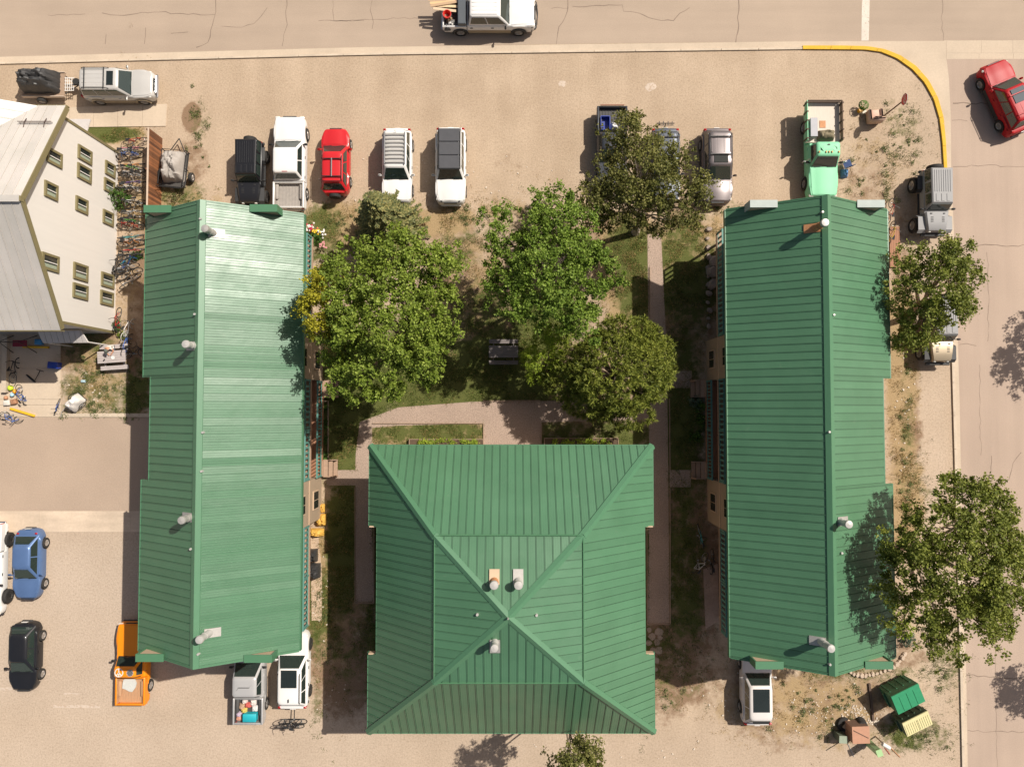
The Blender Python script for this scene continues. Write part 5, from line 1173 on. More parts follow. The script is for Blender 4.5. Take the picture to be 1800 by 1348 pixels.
# utility trailer by the fence
p=G(308,298,.5); o=empty('trailer',(p.x,p.y,0),math.radians(-6),'black tube utility trailer beside the wooden fence','trailer')
MB().bbox(-.75,.75,-1.1,1.1,.45,.52).build('deck',pm('mesh_deck',(.06,.055,.05),.8),o)
m=MB()
for z in (.60,.90): m.tube([(-.78,-1.1,z),(-.78,1.12,z),(.78,1.12,z),(.78,-1.1,z)],.03,6)
for x,y in ((-.78,-1.1),(-.78,0),(-.78,1.1),(.78,-1.1),(.78,0),(.78,1.1)): m.tube([(x,y,.45),(x,y,.9)],.03,6)
m.build('rail',BLK,o); 
for sg in (1,-1): wheel(o,0,0,.01,.01).name; 
for ch in list(o.children):
    if ch.name.startswith('wheel'):
        for c2 in list(ch.children): bpy.data.objects.remove(c2)
        bpy.data.objects.remove(ch)
for sg in (1,-1):
    w_=wheel(o,sg*.98,-.35,.30,.20); w_.rotation_euler=(0,0,math.pi/2*-sg*0+math.pi/2); w_.location=(sg*.98,-.35,.30)
m=MB(); m.tube([(-.5,1.1,.48),(0,2.0,.48)],.03); m.tube([(.5,1.1,.48),(0,2.0,.48)],.03); m.build('drawbar',BLK,o)
rp=empty('ramp'); rp.parent=o
for k in range(6): MB().tube([(-.72+.288*k,-1.12,.55),(-.72+.288*k,-1.35,1.15)],.016,4).build('ramp_bar',BLK,rp)
for a in ((-1.12,.55),(-1.22,.82),(-1.35,1.15)): MB().tube([(-.76,a[0],a[1]),(.76,a[0],a[1])],.022,5).build('ramp_bar',BLK,rp)
t=lump('tarp',TARPG,None,1.35,1.9,1.1,18,5.1,2.2,.22,.52,(p.x-.02,p.y+.12,0)); tag(t,'crumpled grey tarp over the load on the black utility trailer','tarp')
# wooden fence
FW=pm('cedar_board',(.25,.105,.045),.8,var=.45,vs=2.5,stretch=(3,3,.5),bump=.3)
_n=FW.node_tree; _oi=node(_n,'ShaderNodeObjectInfo'); _b=_n.nodes['Principled BSDF']; _src=_b.inputs['Base Color'].links[0].from_socket
_n.links.new(mixc(_n,1.,_src,ramp(_n,_oi.outputs['Random'],[(0,(.38,.36,.36)),(.5,(.8,.78,.75)),(1,(1.35,1.25,1.15))]).outputs[0],'MULTIPLY'),_b.inputs['Base Color'])
a,b=G(284,243),G(284,382); fo=empty('fence',((a.x+b.x)/2,(a.y+b.y)/2,0),0,'reddish brown board fence between the bicycles and the utility trailer','fence'); n=int((a.y-b.y)/.15); me=None
for i in range(n):
    if me is None: q=MB().box(0,0,.86,.025,.142,1.72).build('board',FW,fo); me=q.data
    else: q=link('board',me,fo)
    q.location=(R.uniform(-.006,.006),(b.y-a.y)/2+.15*(i+.5),R.uniform(-.02,.0))
for z in (.4,1.4): MB().box(-.045,0,z,.04,a.y-b.y,.09).build('rail',FW,fo)
for k in range(3): MB().box(-.10,(b.y-a.y)/2*(.96-.96*k),.85,.09,.09,1.74).build('post',FW,fo)
MB().box(0,0,1.735,.10,a.y-b.y,.03).build('cap_board',pm('pale_cap',(.48,.37,.28),.8),fo)
# picnic tables
def picnic(label,px,py,rz,col,L=1.85):
    p=G(px,py,.75); o=empty('picnic_table',(p.x,p.y,0),math.radians(rz),label,'picnic table','picnic tables'); mt=pm('bench_'+str(col[0]),col,.85,var=.3,vs=4,stretch=(1,9,9),bump=.3)
    for k in range(5): MB().box(0,-.30+.15*k,.75+R.uniform(-.003,.003),L,.142,.04).build('table_plank',mt,o)
    for sg in (1,-1):
        for k in (0,1): MB().box(0,sg*(.60+.13*k),.45,L,.125,.04).build('bench_plank',mt,o)
        x=sg*(L/2-.28)
        for q in (1,-1): MB().tube([(x,q*.68,0),(x,q*.18,.73)],.045,4).build('leg',mt,o)
        MB().box(x,0,.40,.04,1.4,.09).build('cross_beam',mt,o); MB().box(x,0,.70,.04,.72,.08).build('cross_beam',mt,o)
    return o
picnic('weathered dark grey picnic table in the shady courtyard',885,618,0,(.17,.145,.135),1.82)
tb=picnic('pale grey picnic table in the weedy yard where a person sits',196,627,4,(.40,.35,.33),1.75)
p=tb.location
for nm,lb,dx,dy,s,mt in (('phone','small dark phone lying on the pale picnic table',-.45,-.22,(.16,.08,.012),BLK),('paper_plate','white paper plate on the pale picnic table',.12,-.05,None,WHITEM)):
    if s: q=MB().rbox(0,0,.006,s[0],s[1],s[2],.004,.9).build(nm,mt)
    else: q=MB().lathe([(.02,0),(.08,.004),(.12,.02),(.115,.022),(.08,.008),(.02,.006)],n=18).build(nm,mt)
    q.location=(p.x+dx,p.y+dy,.771); tag(q,lb,'phone' if s else 'plate')
# person at the table
def person():
    V={'pel':(0,.06,.56,.135),'bel':(0,.0,.74,.125),'che':(0,-.12,.92,.15),'nec':(0,-.24,1.06,.065),'hed':(0,-.31,1.17,.095),'top':(0,-.34,1.26,.075),
       'sl':(.17,-.14,1.0,.075),'el':(.27,-.30,.84,.052),'wl':(.12,-.50,.83,.036),'hl':(.06,-.56,.83,.034),'sr':(-.17,-.14,1.0,.075),'er':(-.27,-.30,.84,.052),'wr':(-.12,-.48,.83,.036),'hr':(-.05,-.53,.83,.034),
       'tl':(.10,.02,.54,.10),'kl':(.13,-.40,.52,.075),'al':(.13,-.38,.12,.05),'fl':(.13,-.52,.05,.045),'tr':(-.10,.02,.54,.10),'kr':(-.13,-.40,.52,.075),'ar':(-.13,-.38,.12,.05),'fr':(-.13,-.52,.05,.045)}
    for sd,x in (('l',.06),('r',-.05)):
        for k in range(5): V['f%s%d'%(sd,k)]=(x+(k-2)*.018,-.62+abs(k-2)*.008 if k<4 else -.585,.815,.010)
    Eg=[('pel','bel'),('bel','che'),('che','nec'),('nec','hed'),('hed','top'),('che','sl'),('sl','el'),('el','wl'),('wl','hl'),('che','sr'),('sr','er'),('er','wr'),('wr','hr'),('pel','tl'),('tl','kl'),('kl','al'),('al','fl'),('pel','tr'),('tr','kr'),('kr','ar'),('ar','fr')]+[('h'+s_,'f%s%d'%(s_,k)) for s_ in 'lr' for k in range(5)]
    K=list(V); me=bpy.data.meshes.new('body'); me.from_pydata([V[k][:3] for k in K],[(K.index(a),K.index(b)) for a,b in Eg],[])
    ob=bpy.data.objects.new('body',me); COL.objects.link(ob); ob.modifiers.new('s','SKIN'); sub=ob.modifiers.new('u','SUBSURF'); sub.levels=1
    for i,k in enumerate(K): me.skin_vertices[0].data[i].radius=(V[k][3],)*2; me.skin_vertices[0].data[i].use_root=(k=='pel')
    dg=bpy.context.evaluated_depsgraph_get(); m2=bpy.data.meshes.new_from_object(ob.evaluated_get(dg)); bpy.data.objects.remove(ob)
    for mt in (pm('shirt_white',(.62,.58,.52),.8),pm('skin',(.50,.25,.15),.6),pm('trousers',(.06,.065,.08),.85)): m2.materials.append(mt)
    for f in m2.polygons:
        c=f.center; f.use_smooth=True
        f.material_index=2 if c.z<.60 and (c.z>.10 or c.y>-.3) else (1 if c.z>1.05 or (c.y<-.26 and c.z>.7) or (abs(c.x)>.20 and c.z<.95 and c.z>.7) or c.z<.1 else 0)
    p=G(189,610,.9); o=empty('person',(tb.location.x-.12,tb.location.y+.66,0),math.radians(4),'person in a white top and dark cap bent over the pale picnic table','person')
    link('body',m2,o); 
    m=MB(); m.lathe([(.118,-.02),(.120,.03),(.10,.085),(.05,.115),(.005,.12)],(0,-.335,1.20),n=14); m.loft([[(-.08,-.43,1.20),(.08,-.43,1.20),(.08,-.43,1.185),(-.08,-.43,1.185)],[(-.06,-.53,1.18),(.06,-.53,1.18),(.06,-.53,1.17),(-.06,-.53,1.17)]]); m.build('cap',pm('cap_green',(.10,.11,.09),.8),o,50)
    m=MB(); m.lathe([(.016,0),(.018,.02),(.008,.03)],(0,-.415,1.145),n=8); m.build('nose',pm('skin',(.50,.25,.15),.6),o)
    for sg in (1,-1): m=MB(); m.lathe([(.02,0),(.022,.012)],(sg*.095,-.31,1.16),'X',8); m.build('ear',pm('skin',(.50,.25,.15),.6),o)
person()
# ---- stop sign
p=G(1554,204); o=empty('stop_sign',p,0,'red octagonal stop sign on a brown post behind the armchair','sign'); ang=math.radians(178)
MB().box(0,0,1.35,.06,.06,2.7).build('post',pm('brown_post',(.12,.06,.04),.7),o)
rs=Matrix.Rotation(ang,4,'Z')@Matrix.Rotation(math.pi/2,4,'X')@Matrix.Rotation(math.pi/2,4,'Y')
def octo(r,z0,z1): 
    m=MB(); m.poly([(r*math.cos(math.pi/8+k*math.pi/4),r*math.sin(math.pi/8+k*math.pi/4)) for k in range(8)],z0,z1); return m
def face(ob): ob.parent=o; ob.matrix_local=Matrix.Translation((0,0,2.45))@Matrix(((math.cos(ang+math.pi/2),0,math.cos(ang),0),(math.sin(ang+math.pi/2),0,math.sin(ang),0),(0,1,0,0),(0,0,0,1))); return ob
pl=face(octo(.37,.035,.045).build('sign_border',WHITEM)); face(octo(.345,.046,.050).build('sign_face',pm('sign_red',(.55,.022,.024),.45)))
tc=bpy.data.curves.new('t','FONT'); tc.body='STOP'; tc.size=.30; tc.align_x='CENTER'; tc.align_y='CENTER'; tc.extrude=.002
to=bpy.data.objects.new('t',tc); COL.objects.link(to); dg=bpy.context.evaluated_depsgraph_get(); tm=bpy.data.meshes.new_from_object(to.evaluated_get(dg)); bpy.data.objects.remove(to); tm.materials.clear(); tm.materials.append(WHITEM)
for v in tm.vertices: v.co.z+=.054; v.co.x*=.82; v.co.y*=1.15
face(link('lettering',tm))
# ---- armchair, plant pot
PEACH=pm('peach_fabric',(.56,.38,.29),.85,var=.1,vs=6,bump=.2)
p=G(1537,206,.3); o=empty('armchair',(p.x,p.y,0),math.radians(4),'peach fabric armchair left outside at the foot of the stop sign','armchair')
MB().rbox(0,.02,.22,.86,.80,.36,.06).build('base',PEACH,o,50); MB().rbox(0,.08,.44,.52,.62,.14,.05).build('seat_cushion',PEACH,o,50)
for sg in (1,-1): MB().rbox(sg*.36,.04,.36,.17,.78,.56,.07).build('armrest',PEACH,o,50)
MB().rbox(0,-.34,.58,.84,.20,.78,.08).build('backrest',PEACH,o,50); MB().rbox(0,-.21,.68,.52,.12,.44,.05).build('back_cushion',PEACH,o,50)
p=G(1510,196); o=empty('plant_pot',p,0,'yellow bucket holding a leafy plant beside the armchair','plant pot')
MB().lathe([(.13,0),(.17,.34),(.185,.34),(.185,.37),(.15,.37),(.14,.30)],n=16).build('pot',pm('yellow_plastic',(.72,.36,.01),.45),o,40)
vs=[];fs=[]
for _ in range(220): d=rdir(); leaf(vs,fs,Vector((d.x*.30+.05,d.y*.30+.18,.52+d.z*.16)),(d+Vector((0,0,1))).normalized(),.11,.07)
crownmesh('foliage',vs,fs,LF_SH,o); MB().tube([(0,0,.3),(.05,.16,.5)],.015).build('stem',BARK,o)
q=MB().rbox(0,0,.10,.30,.14,.2,.02,.5).build('carton',pm('pale_carton',(.60,.55,.45),.8),None,None,G(1517,199)); tag(q,'small pale carton between the yellow bucket and armchair','box')
# ---- dumpsters
def dumpster(label,px,py,rz,L,W_,h,body,lid,nl,ridge,z):
    p=G(px,py,z); o=empty('dumpster',(p.x,p.y,0),math.radians(rz),label,'dumpster')
    m=MB(); m.loft([[(-L/2+.05,-W_/2+.15,.15),(L/2-.05,-W_/2+.15,.15),(L/2-.05,W_/2-.05,.15),(-L/2+.05,W_/2-.05,.15)],[(-L/2,-W_/2,h-.12),(L/2,-W_/2,h-.12),(L/2,W_/2,h+.12),(-L/2,W_/2,h+.12)]]); m.build('body',body,o)
    for k in range(4): MB().box(-L/2+.25+k*(L-.5)/3,W_/2-.01,.7,.07,.09,h-.5).build('rib',body,o)
    for sg in (1,-1): MB().box(sg*(L/2+.04),0,.75,.10,W_*.7,.14).build('lift_pocket',body,o)
    sl=math.atan(.24/W_); M=Matrix.Rotation(sl,3,'X')
    for k in range(2):
        x=(-.25+.5*k)*L; ld=MB().box(x,-.05,h+.02,L/2-.03,W_-.02,.04,0,M).build('lid',lid,o)
        for i in range(nl):
            xx=x-L/4+.10+(L/2-.2)*(i/(nl-1) if nl>1 else .5); MB().box(xx,-.05,h+.045,.05 if ridge else .03,W_-.12,.035,0,M).build('lid_rib',lid,ld)
    MB().box(0,W_/2-.10,h+.145,L-.02,.22,.06,0,M).build('hinge_bar',lid,o)
    for x in (-L/2+.2,L/2-.2):
        for y in (-.3,.3): MB().lathe([(.08,-.03),(.08,.03)],(x,y,.08),'Y',10).build('caster',BLK,o)
DG=pm('dumpster_green',(.03,.24,.11),.5,var=.15,vs=4); CY=pm('cream_yellow_lid',(.62,.56,.30),.55,var=.08); DGD=pm('dumpster_dark',(.05,.09,.05),.6,var=.3,vs=5)
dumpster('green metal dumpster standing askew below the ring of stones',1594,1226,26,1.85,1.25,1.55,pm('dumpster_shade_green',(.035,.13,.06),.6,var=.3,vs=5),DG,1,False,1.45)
dumpster('dumpster with ribbed cream yellow lids beside the green dumpster',1611,1270,26,1.75,.98,1.30,DGD,CY,6,True,1.25)
# ---- junk pile by the dumpsters
def thing_box(name,label,cat,px,py,z,sx,sy,sz,rz,mat,extra=None,b=.02):
    p=G(px,py,z); o=empty(name,(p.x,p.y,0),math.radians(rz),label,cat); MB().rbox(0,0,sz/2,sx,sy,sz,b).build('body',mat,o)
    if extra: extra(o)
    return o
PLY=pm('reddish_plywood',(.42,.22,.14),.8,var=.15,vs=5)
def ex(o):
    MB().box(0,0,1.12,1.06,1.02,.03).build('top_panel',PLY,o); MB().box(0,.05,1.145,1.0,.04,.03,-.5).build('pole_shadow',pm('dark_timber',(.10,.065,.045),.8),o)  # dark bar across the top stands in for a pole's cast shadow
    for k in (-1,1): MB().box(-.51,k*.25,.55,.02,.46,.95).build('door',PLY,o)
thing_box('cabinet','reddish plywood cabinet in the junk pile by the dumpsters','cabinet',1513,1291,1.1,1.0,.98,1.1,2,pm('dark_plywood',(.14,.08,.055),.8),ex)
def ex(o): MB().box(0,0,.83,.50,.44,.03).build('top_panel',pm('sage_metal',(.27,.31,.23),.5),o); MB().box(0,-.215,.42,.40,.02,.66).build('drawer_front',pm('sage_metal',(.27,.31,.23),.5),o)
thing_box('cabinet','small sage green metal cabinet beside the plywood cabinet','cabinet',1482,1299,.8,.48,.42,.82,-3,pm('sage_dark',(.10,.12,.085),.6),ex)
for k in range(4):
    q=MB(); q.lathe([(.17,-.09),(.31,-.09),(.34,-.04),(.34,.04),(.31,.09),(.17,.09),(.17,-.09)],n=18,caps=False); p=G(1511-k*1.2,1268+k*.4); t=q.build('tyre',TYRE,None,40); t.location=(p.x,p.y,.095+.175*k)
    tag(t,('lowest','second lowest','third','topmost')[k]+' worn black tyre in the stack behind the plywood cabinet','tyre','stacked tyres')
q=MB(); q.lathe([(.24,-.1),(.40,-.1),(.44,-.04),(.44,.04),(.40,.1),(.24,.1),(.24,-.1)],n=18,caps=False); t=q.build('tyre',TYRE,None,40); p=G(1482,1271); t.location=(p.x,p.y,.11); tag(t,'large black tyre lying under a board by the junk pile','tyre')
q=MB().box(0,0,.24,.62,.28,.04,.9).build('board',TANW,None,None,G(1486,1270)); tag(q,'short tan board lying across the large black tyre','board')
LG=pm('pale_green_metal',(.33,.50,.24),.5,var=.1)
def ex(o): MB().box(0,0,1.46,.36,.42,.05).build('lid',LG,o); MB().box(0,-.19,1.28,.28,.02,.14).build('slot',pm('slot_green',(.12,.22,.09),.6),o)
thing_box('post_box','tall pale green metal box standing in front of the junk pile','post box',1545,1322,1.4,.32,.38,1.44,20,LG,ex)
def ex(o): MB().tube([(0,0,0),(0,0,1.2)],.045).build('post',TIMB,o)
p=G(1558,1311,1.3); o=empty('mailbox',(p.x,p.y,0),math.radians(-30),'white mailbox on a post beside the pale green box','mailbox'); MB().tube([(0,0,-.02),(0,0,1.15)],.05,4).build('post',TIMB,o)
m=MB(); m.loft([[(x,.12*math.cos(a),1.15+ (.12+.12*math.sin(a) if math.sin(a)>0 else .12*(1+math.sin(a)))) for a in [math.pi*2*k/12 for k in range(12)]] for x in (-.25,.25)]); m.build('box',WHITEM,o,40); MB().box(.255,0,1.27,.012,.18,.18).build('door',GALV,o)
for nm,lb,a,b,r,mt in (('pole','long thin rusty pole lying in front of the junk pile',(1565,1313),(1582,1330),.02,RUSTM),('pole','thin grey pole lying left of the small sage cabinet',(1490,1306),(1501,1329),.018,GALV),('plank','dark plank lying on the dry ground beside the green dumpster',(1527,1200),(1534,1266),.06,pm('dark_timber',(.10,.065,.045),.8)),('pole','short red pole lying beside the mailbox',(1555,1313),(1564,1325),.02,pm('red_pole',(.35,.06,.04),.6)),('pole','long dark pole lying left of the junk pile toward the lane',(1452,1318),(1478,1302),.015,BLK)):
    p,q=G(*a),G(*b); c=(p+q)/2; d=q-p; t=MB().box(0,0,r,d.length,r*2,r*2,math.atan2(d.y,d.x)).build(nm,mt,None,None,c); tag(t,lb,nm)
ST=pm('pale_stone',(.46,.36,.27),.9,var=.2,vs=6,bump=.5); STG=pm('grey_stone',(.30,.24,.20),.9,var=.25,vs=6,bump=.5)
def stone(px,py,r,mat,label,group,cat='stone'):
    p=G(px,py); m=MB(); n=7; rg=[]
    for f,z in ((1.0,-.03),(1.05,r*.5),(.75,r*.95)):
        rg.append([(r*f*R.uniform(.8,1.15)*math.cos(2*math.pi*i/n),r*.75*f*R.uniform(.8,1.15)*math.sin(2*math.pi*i/n),z*R.uniform(.9,1.1)) for i in range(n)])
    m.loft(rg); o=m.build('stone',mat,None,30,p); o.rotation_euler=(0,0,R.uniform(0,3)); tag(o,label,cat,group)
arc=[(1494,1180),(1500,1184),(1506,1185),(1513,1186),(1520,1186),(1527,1185),(1533,1184),(1540,1183),(1547,1181),(1554,1178),(1562,1175),(1569,1171),(1575,1166),(1580,1161),(1585,1155),(1589,1149)]
for i,(x,y) in enumerate(arc): stone(x,y,R.uniform(.13,.2),ST,'pale stone, '+ORD[i]+' from the west in the arc edging the flower bed','stones edging the flower bed')
for i,(x,y) in enumerate([(1246,404),(1243,420),(1244,436),(1245,452),(1244,470),(1245,486),(1244,500),(1246,516),(1244,532),(1247,546),(1245,560),(1246,574)]): stone(x,y,R.uniform(.14,.24),STG,'grey stone, '+ORD[i]+' from the lot in the row by the right balcony','stones along the right balcony')
for x,y,r,l in ((1254,480,.5,'largest'),(1254,462,.45,'middle sized'),(1252,500,.4,'smallest')): stone(x,y,r,STG,l+' flat boulder below the right building balcony','boulders below the right balcony','boulder')
def gravelly():
    m=MB()
    for cx,cy,rx,ry,k in ((1440,1250,90,35,90),(1505,1250,25,12,60),(1535,1268,14,8,40),(1300,1225,60,30,20),(800,310,200,60,40),(1120,1320,300,20,30),(560,1040,14,60,24),(165,680,50,45,20),(590,1230,40,40,14),(1590,750,14,170,30)):
        for _ in range(k):
            p=G(R.gauss(cx,rx*.55),R.gauss(cy,ry*.55)); s=R.uniform(.02,.06); m.box(p.x,p.y,s*.3,s*2,s*1.4,s,R.uniform(0,3))
    tag(m.build('loose_stones',pm('pebble',(.55,.47,.38),.9,var=.25,vs=2)),'loose pale stones scattered over the ground','stones',kind='stuff')
gravelly()
# ---- clutter along the left building
for px,py,sx,sy,h,mt,sd,nm,lb,ct in ((567,893,.35,.55,.35,TARPY,1.,'sack','small yellow orange sack beside the left building steps','sack'),(566,913,.6,.75,.45,TARPY,4.,'sack','larger yellow orange sack against the left building wall block','sack'),(556,935,1.0,.5,.5,TARPY,7.,'tarp','crumpled yellow orange tarp at the lower corner of the wall block','tarp'),(551,975,.6,.8,.75,TARPK,9.,'grill_cover','smaller black cover wrapped over gear by the left balcony','cover'),(551,1002,.95,.95,.85,TARPK,12.,'grill_cover','larger black cover with folds wrapped over gear by the left balcony','cover')):
    t=lump(nm,mt,None,sx,sy,h,14,sd,2.6,.3,0,G(px,py)); tag(t,lb,ct)
q=MB().poly(P2([(546,940),(560,945),(566,1000),(566,1090),(548,1090)]),.004,.03).build('flagstone_terrace',surf('terrace_stone',(.50,.37,.26),.12,fs=6,big=1.2,bigv=.15,bump=.3)); tag(q,'pale flagstone terrace below the left lower balcony',kind='structure')
q=MB().poly(P2([(1236,1000),(1262,990),(1264,1090),(1240,1105)]),.004,.03).build('flagstone_terrace',surf('terrace_stone2',(.40,.28,.21),.12,fs=6,big=1.2,bigv=.15,bump=.3)); tag(q,'reddish flagstone terrace below the right lower balcony',kind='structure')
for i,(a,b,lb) in enumerate((((720,772),(850,783),'long low timber planter left of the centre building entrance path'),((956,770),(1086,783),'long low timber planter right of the centre building entrance path'))):
    p,q=G(*a),G(*b); c=(p+q)/2; o=empty('planter',c,0,lb,'planter','timber planters'); w_,d=abs(q.x-p.x),abs(p.y-q.y)+.5
    for x,y,sx,sy in ((0,d/2,w_,.04),(0,-d/2,w_,.04),(w_/2-.02,0,.04,d-.04),(-w_/2+.02,0,.04,d-.04)): MB().box(x,y-.25,.15,sx,sy,.3).build('side_board',TIMB,o)
    MB().box(0,-.25,.12,w_-.08,d-.06,.24).build('soil',pm('soil',(.10,.065,.04),.95,bump=.5),o)
    vs=[];fs=[]
    for _ in range(26):
        cx,cy=R.uniform(-w_/2+.2,w_/2-.2),R.uniform(-.1,.15)
        for _ in range(22): leaf(vs,fs,Vector((cx+R.gauss(0,.10),cy+R.gauss(0,.08),.27+R.uniform(0,.2))),(rdir()*.6+Vector((0,0,1))).normalized(),.11,.06)
    crownmesh('plants',vs,fs,LF_F,o)
# timber deck on the street side of the right building
p=G(1571,435); o=empty('wooden_deck',p,0,'narrow reddish timber deck along the street wall of the right building','deck')
for k in range(6): MB().box(-.26+.11*k,0,.12,.10,2.6,.04).build('deck_board',REDW,o)
MB().box(0,0,.05,.6,2.5,.1).build('joist',DECKW,o)
# two benches / gates on gravel path (small timber tops)
# ---- patio clutter
def sbox(name,label,cat,px,py,sx,sy,sz,rz,mat,lid=None,z0=.035):
    p=G(px,py,sz*.8); o=empty(name,(p.x,p.y,z0),math.radians(rz),label,cat); MB().rbox(0,0,sz/2,sx,sy,sz,.03).build('body',mat,o,40)
    if lid: MB().rbox(0,0,sz+.02,sx+.02,sy+.02,.06,.02).build('lid',lid,o,40); MB().box(0,sy/2+.02,sz*.75,sx*.5,.03,.04).build('handle',WHITEM,o)
    return o
BLU=pm('cooler_blue',(.015,.045,.30),.4); TEALB=pm('teal_box',(.02,.36,.42),.45)
sbox('cooler','dark blue cooler on the patio edge','cooler',95,642,.62,.40,.42,-4,BLU,BLU)
sbox('tub','light blue tub under the metal porch roof','tub',68,601,.45,.35,.3,0,pm('tub_blue',(.06,.26,.50),.5),None)
sbox('box','tiny pale blue box on the weedy yard','box',146,670,.30,.16,.14,0,pm('box_blue',(.35,.48,.52),.6),None,0)
sbox('cardboard_box','open brown cardboard box by the toys on the patio','box',24,706,.35,.30,.25,12,pm('cardboard',(.36,.18,.10),.85))
sbox('carton','white carton beside the cardboard box on the patio','box',12,708,.40,.32,.2,5,pm('carton_white',(.60,.55,.48),.8))
for lb,px,py,r,mt in (('lime green ball among the patio toys',19,682,.17,pm('ball_lime',(.50,.65,.03),.4)),('orange ball among the patio toys',27,688,.14,pm('ball_orange',(.75,.33,.02),.4)),('pale blue ball among the patio toys',22,694,.13,pm('ball_blue',(.35,.55,.65),.4)),('red brown ball among the patio toys',11,699,.12,pm('ball_brown',(.45,.22,.12),.5))):
    p=G(px,py,r); m=MB(); m.lathe([(r*math.sin(math.pi*k/10)+.001,-r*math.cos(math.pi*k/10)) for k in range(11)],n=16); m.ring((0,0,0),(1,0,0),r,.006,24,4); q=m.build('ball',mt,None,60,(p.x,p.y,r+.035)); tag(q,lb,'ball','balls on the patio')
YB=pm('yellow_beam',(.72,.40,.02),.5)
for lb,a,b in (('yellow beam lying in the patio shade by the swing frame',(42,610),(88,611)),('yellow beam lying in the sun at the patio edge',(20,718),(63,731))):
    p,q=G(*a),G(*b); d=q-p; t=MB().rbox(0,0,.07,d.length,.14,.13,.02,math.atan2(d.y,d.x)).build('beam',YB,None,None,(p+q)/2+Vector((0,0,.035))); tag(t,lb,'beam','yellow beams')
p=G(45,605); o=empty('swing_frame',(p.x,p.y,.035),0,'dark tube swing frame on the patio beneath the white eave','swing frame'); m=MB()
for x in (-.75,.75): m.tube([(x,-.55,0),(x*.8,0,1.5),(x,.55,0)],.025,6)
m.tube([(-.62,0,1.5),(.62,0,1.5)],.025,6); m.build('frame',BLK,o); MB().rbox(0,0,.5,.9,.4,.06,.02).build('seat',pm('maroon_fabric',(.22,.02,.04),.8),o); 
for x in (-.4,.4): MB().tube([(x,0,.5),(x,0,1.5)],.01,4).build('strap',BLK,o)
p=G(56,665); o=empty('scooter',(p.x,p.y,.035),math.radians(-40),'black kick scooter lying on the patio','scooter'); m=MB(); m.rbox(0,0,.08,.55,.12,.03,.01); m.tube([(.28,0,.08),(.34,0,.12),(.12,.75,.06)],.02,6); m.tube([(-.10,.66,.06),(.34,.84,.06)],.018,6); m.build('frame',BLK,o)
for x in (-.3,.32): MB().lathe([(.02,-.02),(.07,-.02),(.07,.02),(.02,.02)],(x,0,.07),'Y',12).build('wheel',TYRE,o)
p=G(132,708,.3); o=empty('bicycle_trailer',(p.x,p.y,0),math.radians(50),'white covered child bicycle trailer at the corner of the patio','bicycle trailer')
lump('cover',pm('white_fabric',(.62,.58,.54),.7,bump=.3),o,1.05,.72,.75,12,3.,2.5,.15,.12)
MB().box(0,0,.12,1.1,.7,.05).build('floor',BLK,o)
for sg in (1,-1):
    w_=empty('wheel',(.15,sg*.45,.27)); w_.parent=o; MB().ring((0,0,0),(0,1,0),.25,.022,20,5).build('tyre',TYRE,w_); link('spokes',bmesh_(('spokes',),lambda m:0,SPK),w_).scale=(.8,1,.8)
MB().tube([(-.5,.3,.2),(-1.0,.3,.25),(-1.25,.1,.3)],.02).build('tow_bar',GALV,o)
# camp chair by the mint truck
p=G(1484,292); o=empty('camp_chair',p,math.radians(20),'dark blue folding camp chair beside the mint truck','chair'); m=MB()
for x in (-.25,.25):
    for a,b in (((x,-.22,0),(x,.22,.42)),((x,.22,0),(x,-.22,.42)),((x,-.22,.42),(x,-.30,.85))): m.tube([a,b],.012,5)
for y in (-.22,.22): m.tube([(-.25,y,0),(.25,y,.42)],.012,5); m.tube([(.25,y,0),(-.25,y,.42)],.012,5)
m.build('frame',GALV,o); MB().box(0,0,.42,.5,.44,.02).build('seat',pm('navy_fabric',(.02,.045,.13),.8),o); MB().box(0,-.27,.66,.5,.02,.36).build('backrest',pm('navy_fabric',(.02,.045,.13),.8),o)
t=lump('bag','x' and pm('blue_bag',(.10,.22,.42),.7,var=.4,vs=5,bump=.4),None,.42,.55,.4,12,21.,2.4,.3,0,G(1483,306)); tag(t,'blue and white bag on the ground beside the mint truck','bag')
# ---- loads
def inbed(car,name,label,cat,x,y,z,mk):
    M=car.o.matrix_basis if False else Matrix.Translation(car.o.location)@Matrix.Rotation(car.o.rotation_euler.z,4,'Z')
    o=empty(name,M@Vector((x,y,z)),car.o.rotation_euler.z,label,cat); mk(o); return o
inbed(pkb,'bin','blue plastic bin in the dark pickup bed','bin',-1.55,.45 if False else -.45,.80,lambda o:[MB().bbox(-.42,.42,s_*.26,s_*.30,0,.40).build('side',BLU,o) for s_ in (1,-1)]+[MB().bbox(s_*.40,s_*.44,-.26,.26,0,.40).build('side',BLU,o) for s_ in (1,-1)]+[MB().bbox(-.40,.40,-.26,.26,0,.03).build('floor',BLU,o)])
t=inbed(pkb,'bag','white bag beside the blue bin in the dark pickup bed','bag',-1.45,.15,.80,lambda o:lump('sack',pm('bag_white',(.60,.58,.55),.7),o,.4,.45,.35,10,2.))
inbed(pks,'cooler','bright teal storage box in the silver pickup bed','box',-2.15,-.15,.80,lambda o:(MB().rbox(0,0,.2,.46,.78,.40,.03).build('body',TEALB,o,40),MB().rbox(0,0,.42,.48,.80,.05,.02).build('lid',TEALB,o,40)))
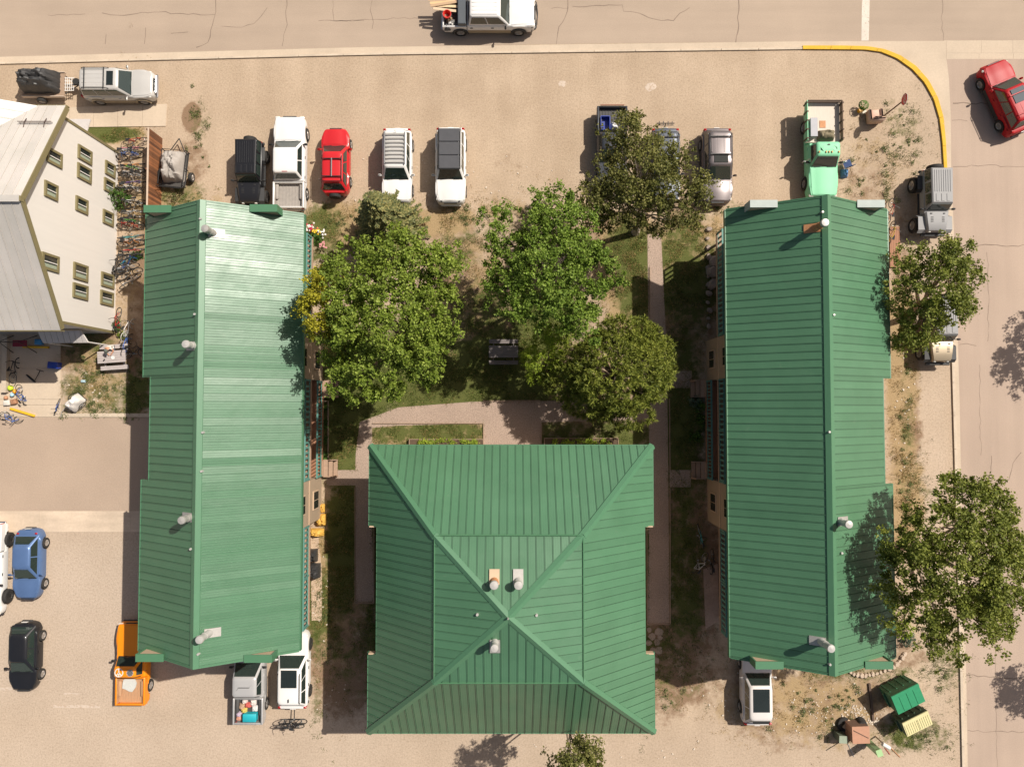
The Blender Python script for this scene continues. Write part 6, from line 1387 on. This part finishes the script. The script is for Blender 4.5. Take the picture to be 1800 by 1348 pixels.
for i,(x,y,nm,col,lb) in enumerate(((-1.25,.25,'a',(.55,.48,.44),'white crumpled bag'),(-1.35,-.25,'b',(.60,.52,.48),'pinkish white bag'),(-1.50,.05,'c',(.50,.10,.08),'red jacket'),(-1.60,.42,'d',(.40,.26,.17),'tan bundle'),(-1.72,-.35,'e',(.60,.58,.56),'white round bundle'),(-1.80,.30,'f',(.55,.42,.10),'yellow and white cap bundle'),(-2.05,.62,'g',(.42,.33,.42),'lilac cloth'),(-2.30,.60,'h',(.52,.25,.17),'orange cloth'))):
    inbed(pks,'bundle',lb+' in the silver pickup bed','bundle',x,y,.80,lambda o:lump('cloth',pm('cloth_'+nm,col,.8,var=.35,vs=7,bump=.5),o,R.uniform(.28,.42),R.uniform(.28,.42),R.uniform(.18,.32),10,i*3.3,2.3,.35))
MB().box(0,0,0,.01,.01,.01) 
for i,(y,L,rz,col,z) in enumerate(((.55,2.6,.05,(.62,.42,.22),1.18),(.30,2.3,-.04,(.66,.48,.28),1.20),(.75,2.9,.0,(.58,.40,.24),1.14),(.05,2.0,-.12,(.60,.45,.30),1.22),(.42,2.5,.16,(.45,.30,.18),1.26))):
    inbed(pkt,'board',('first','second','third','fourth','fifth')[i]+' timber board from the far side in the street pickup bed','board',-2.75,y,z,lambda o:MB().box(0,0,0,L*.72,.16,.035,rz).build('plank',pm('new_timber'+str(i),col,.8,var=.12,vs=3,stretch=(1,8,1)),o))
inbed(pkt,'tub','red plastic tub in the white street pickup bed','tub',-2.60,-.28,1.0,lambda o:MB().lathe([(.18,0),(.25,.34),(.27,.34),(.27,.36),(.23,.36),(.165,.03),(.01,.03)],n=18).build('shell',pm('tub_red',(.62,.03,.02),.45),o,40))
for i in range(5): inbed(pkt,'bundle',('grey rag','white rag','brown sack','tool bag','dusty sack')[i]+' among the tools in the white street pickup bed','bundle',-2.25-.12*i,-.6+.1*i*(-1)**i,.80,lambda o:lump('cloth',pm('debris'+str(i),((.25,.24,.22),(.5,.48,.45),(.28,.18,.11),(.08,.08,.08),(.33,.27,.2))[i],.8,var=.4,vs=9,bump=.5),o,.4,.35,.28,8,i*2.2,2.3,.5))
inbed(flat,'tool_chest','long grey chest on the mint flatbed','chest',-1.35,-.72,1.10,lambda o:(MB().rbox(0,0,.22,1.15,.42,.44,.03).build('body',pm('chest_grey',(.27,.27,.29),.5),o),MB().rbox(0,0,.45,1.17,.44,.03,.01).build('lid',pm('chest_grey',(.27,.27,.29),.5),o)))
inbed(flat,'tarp','olive tarp folded at the front of the mint flatbed','tarp',-.95,.15,1.10,lambda o:lump('cloth',pm('olive_tarp',(.20,.165,.10),.8,var=.2,vs=4,bump=.5),o,.62,1.05,.45,12,8.,4.,.2))
inbed(flat,'plate','square rusty plate on the mint flatbed','plate',-1.70,0,1.10,lambda o:MB().rbox(0,0,.012,.45,.38,.024,.006).build('sheet',RUSTM,o))
for t in [o_ for o_ in bpy.data.objects if o_.parent is None and o_.type=='EMPTY' and not o_.children and 'label' in o_]: bpy.data.objects.remove(t)
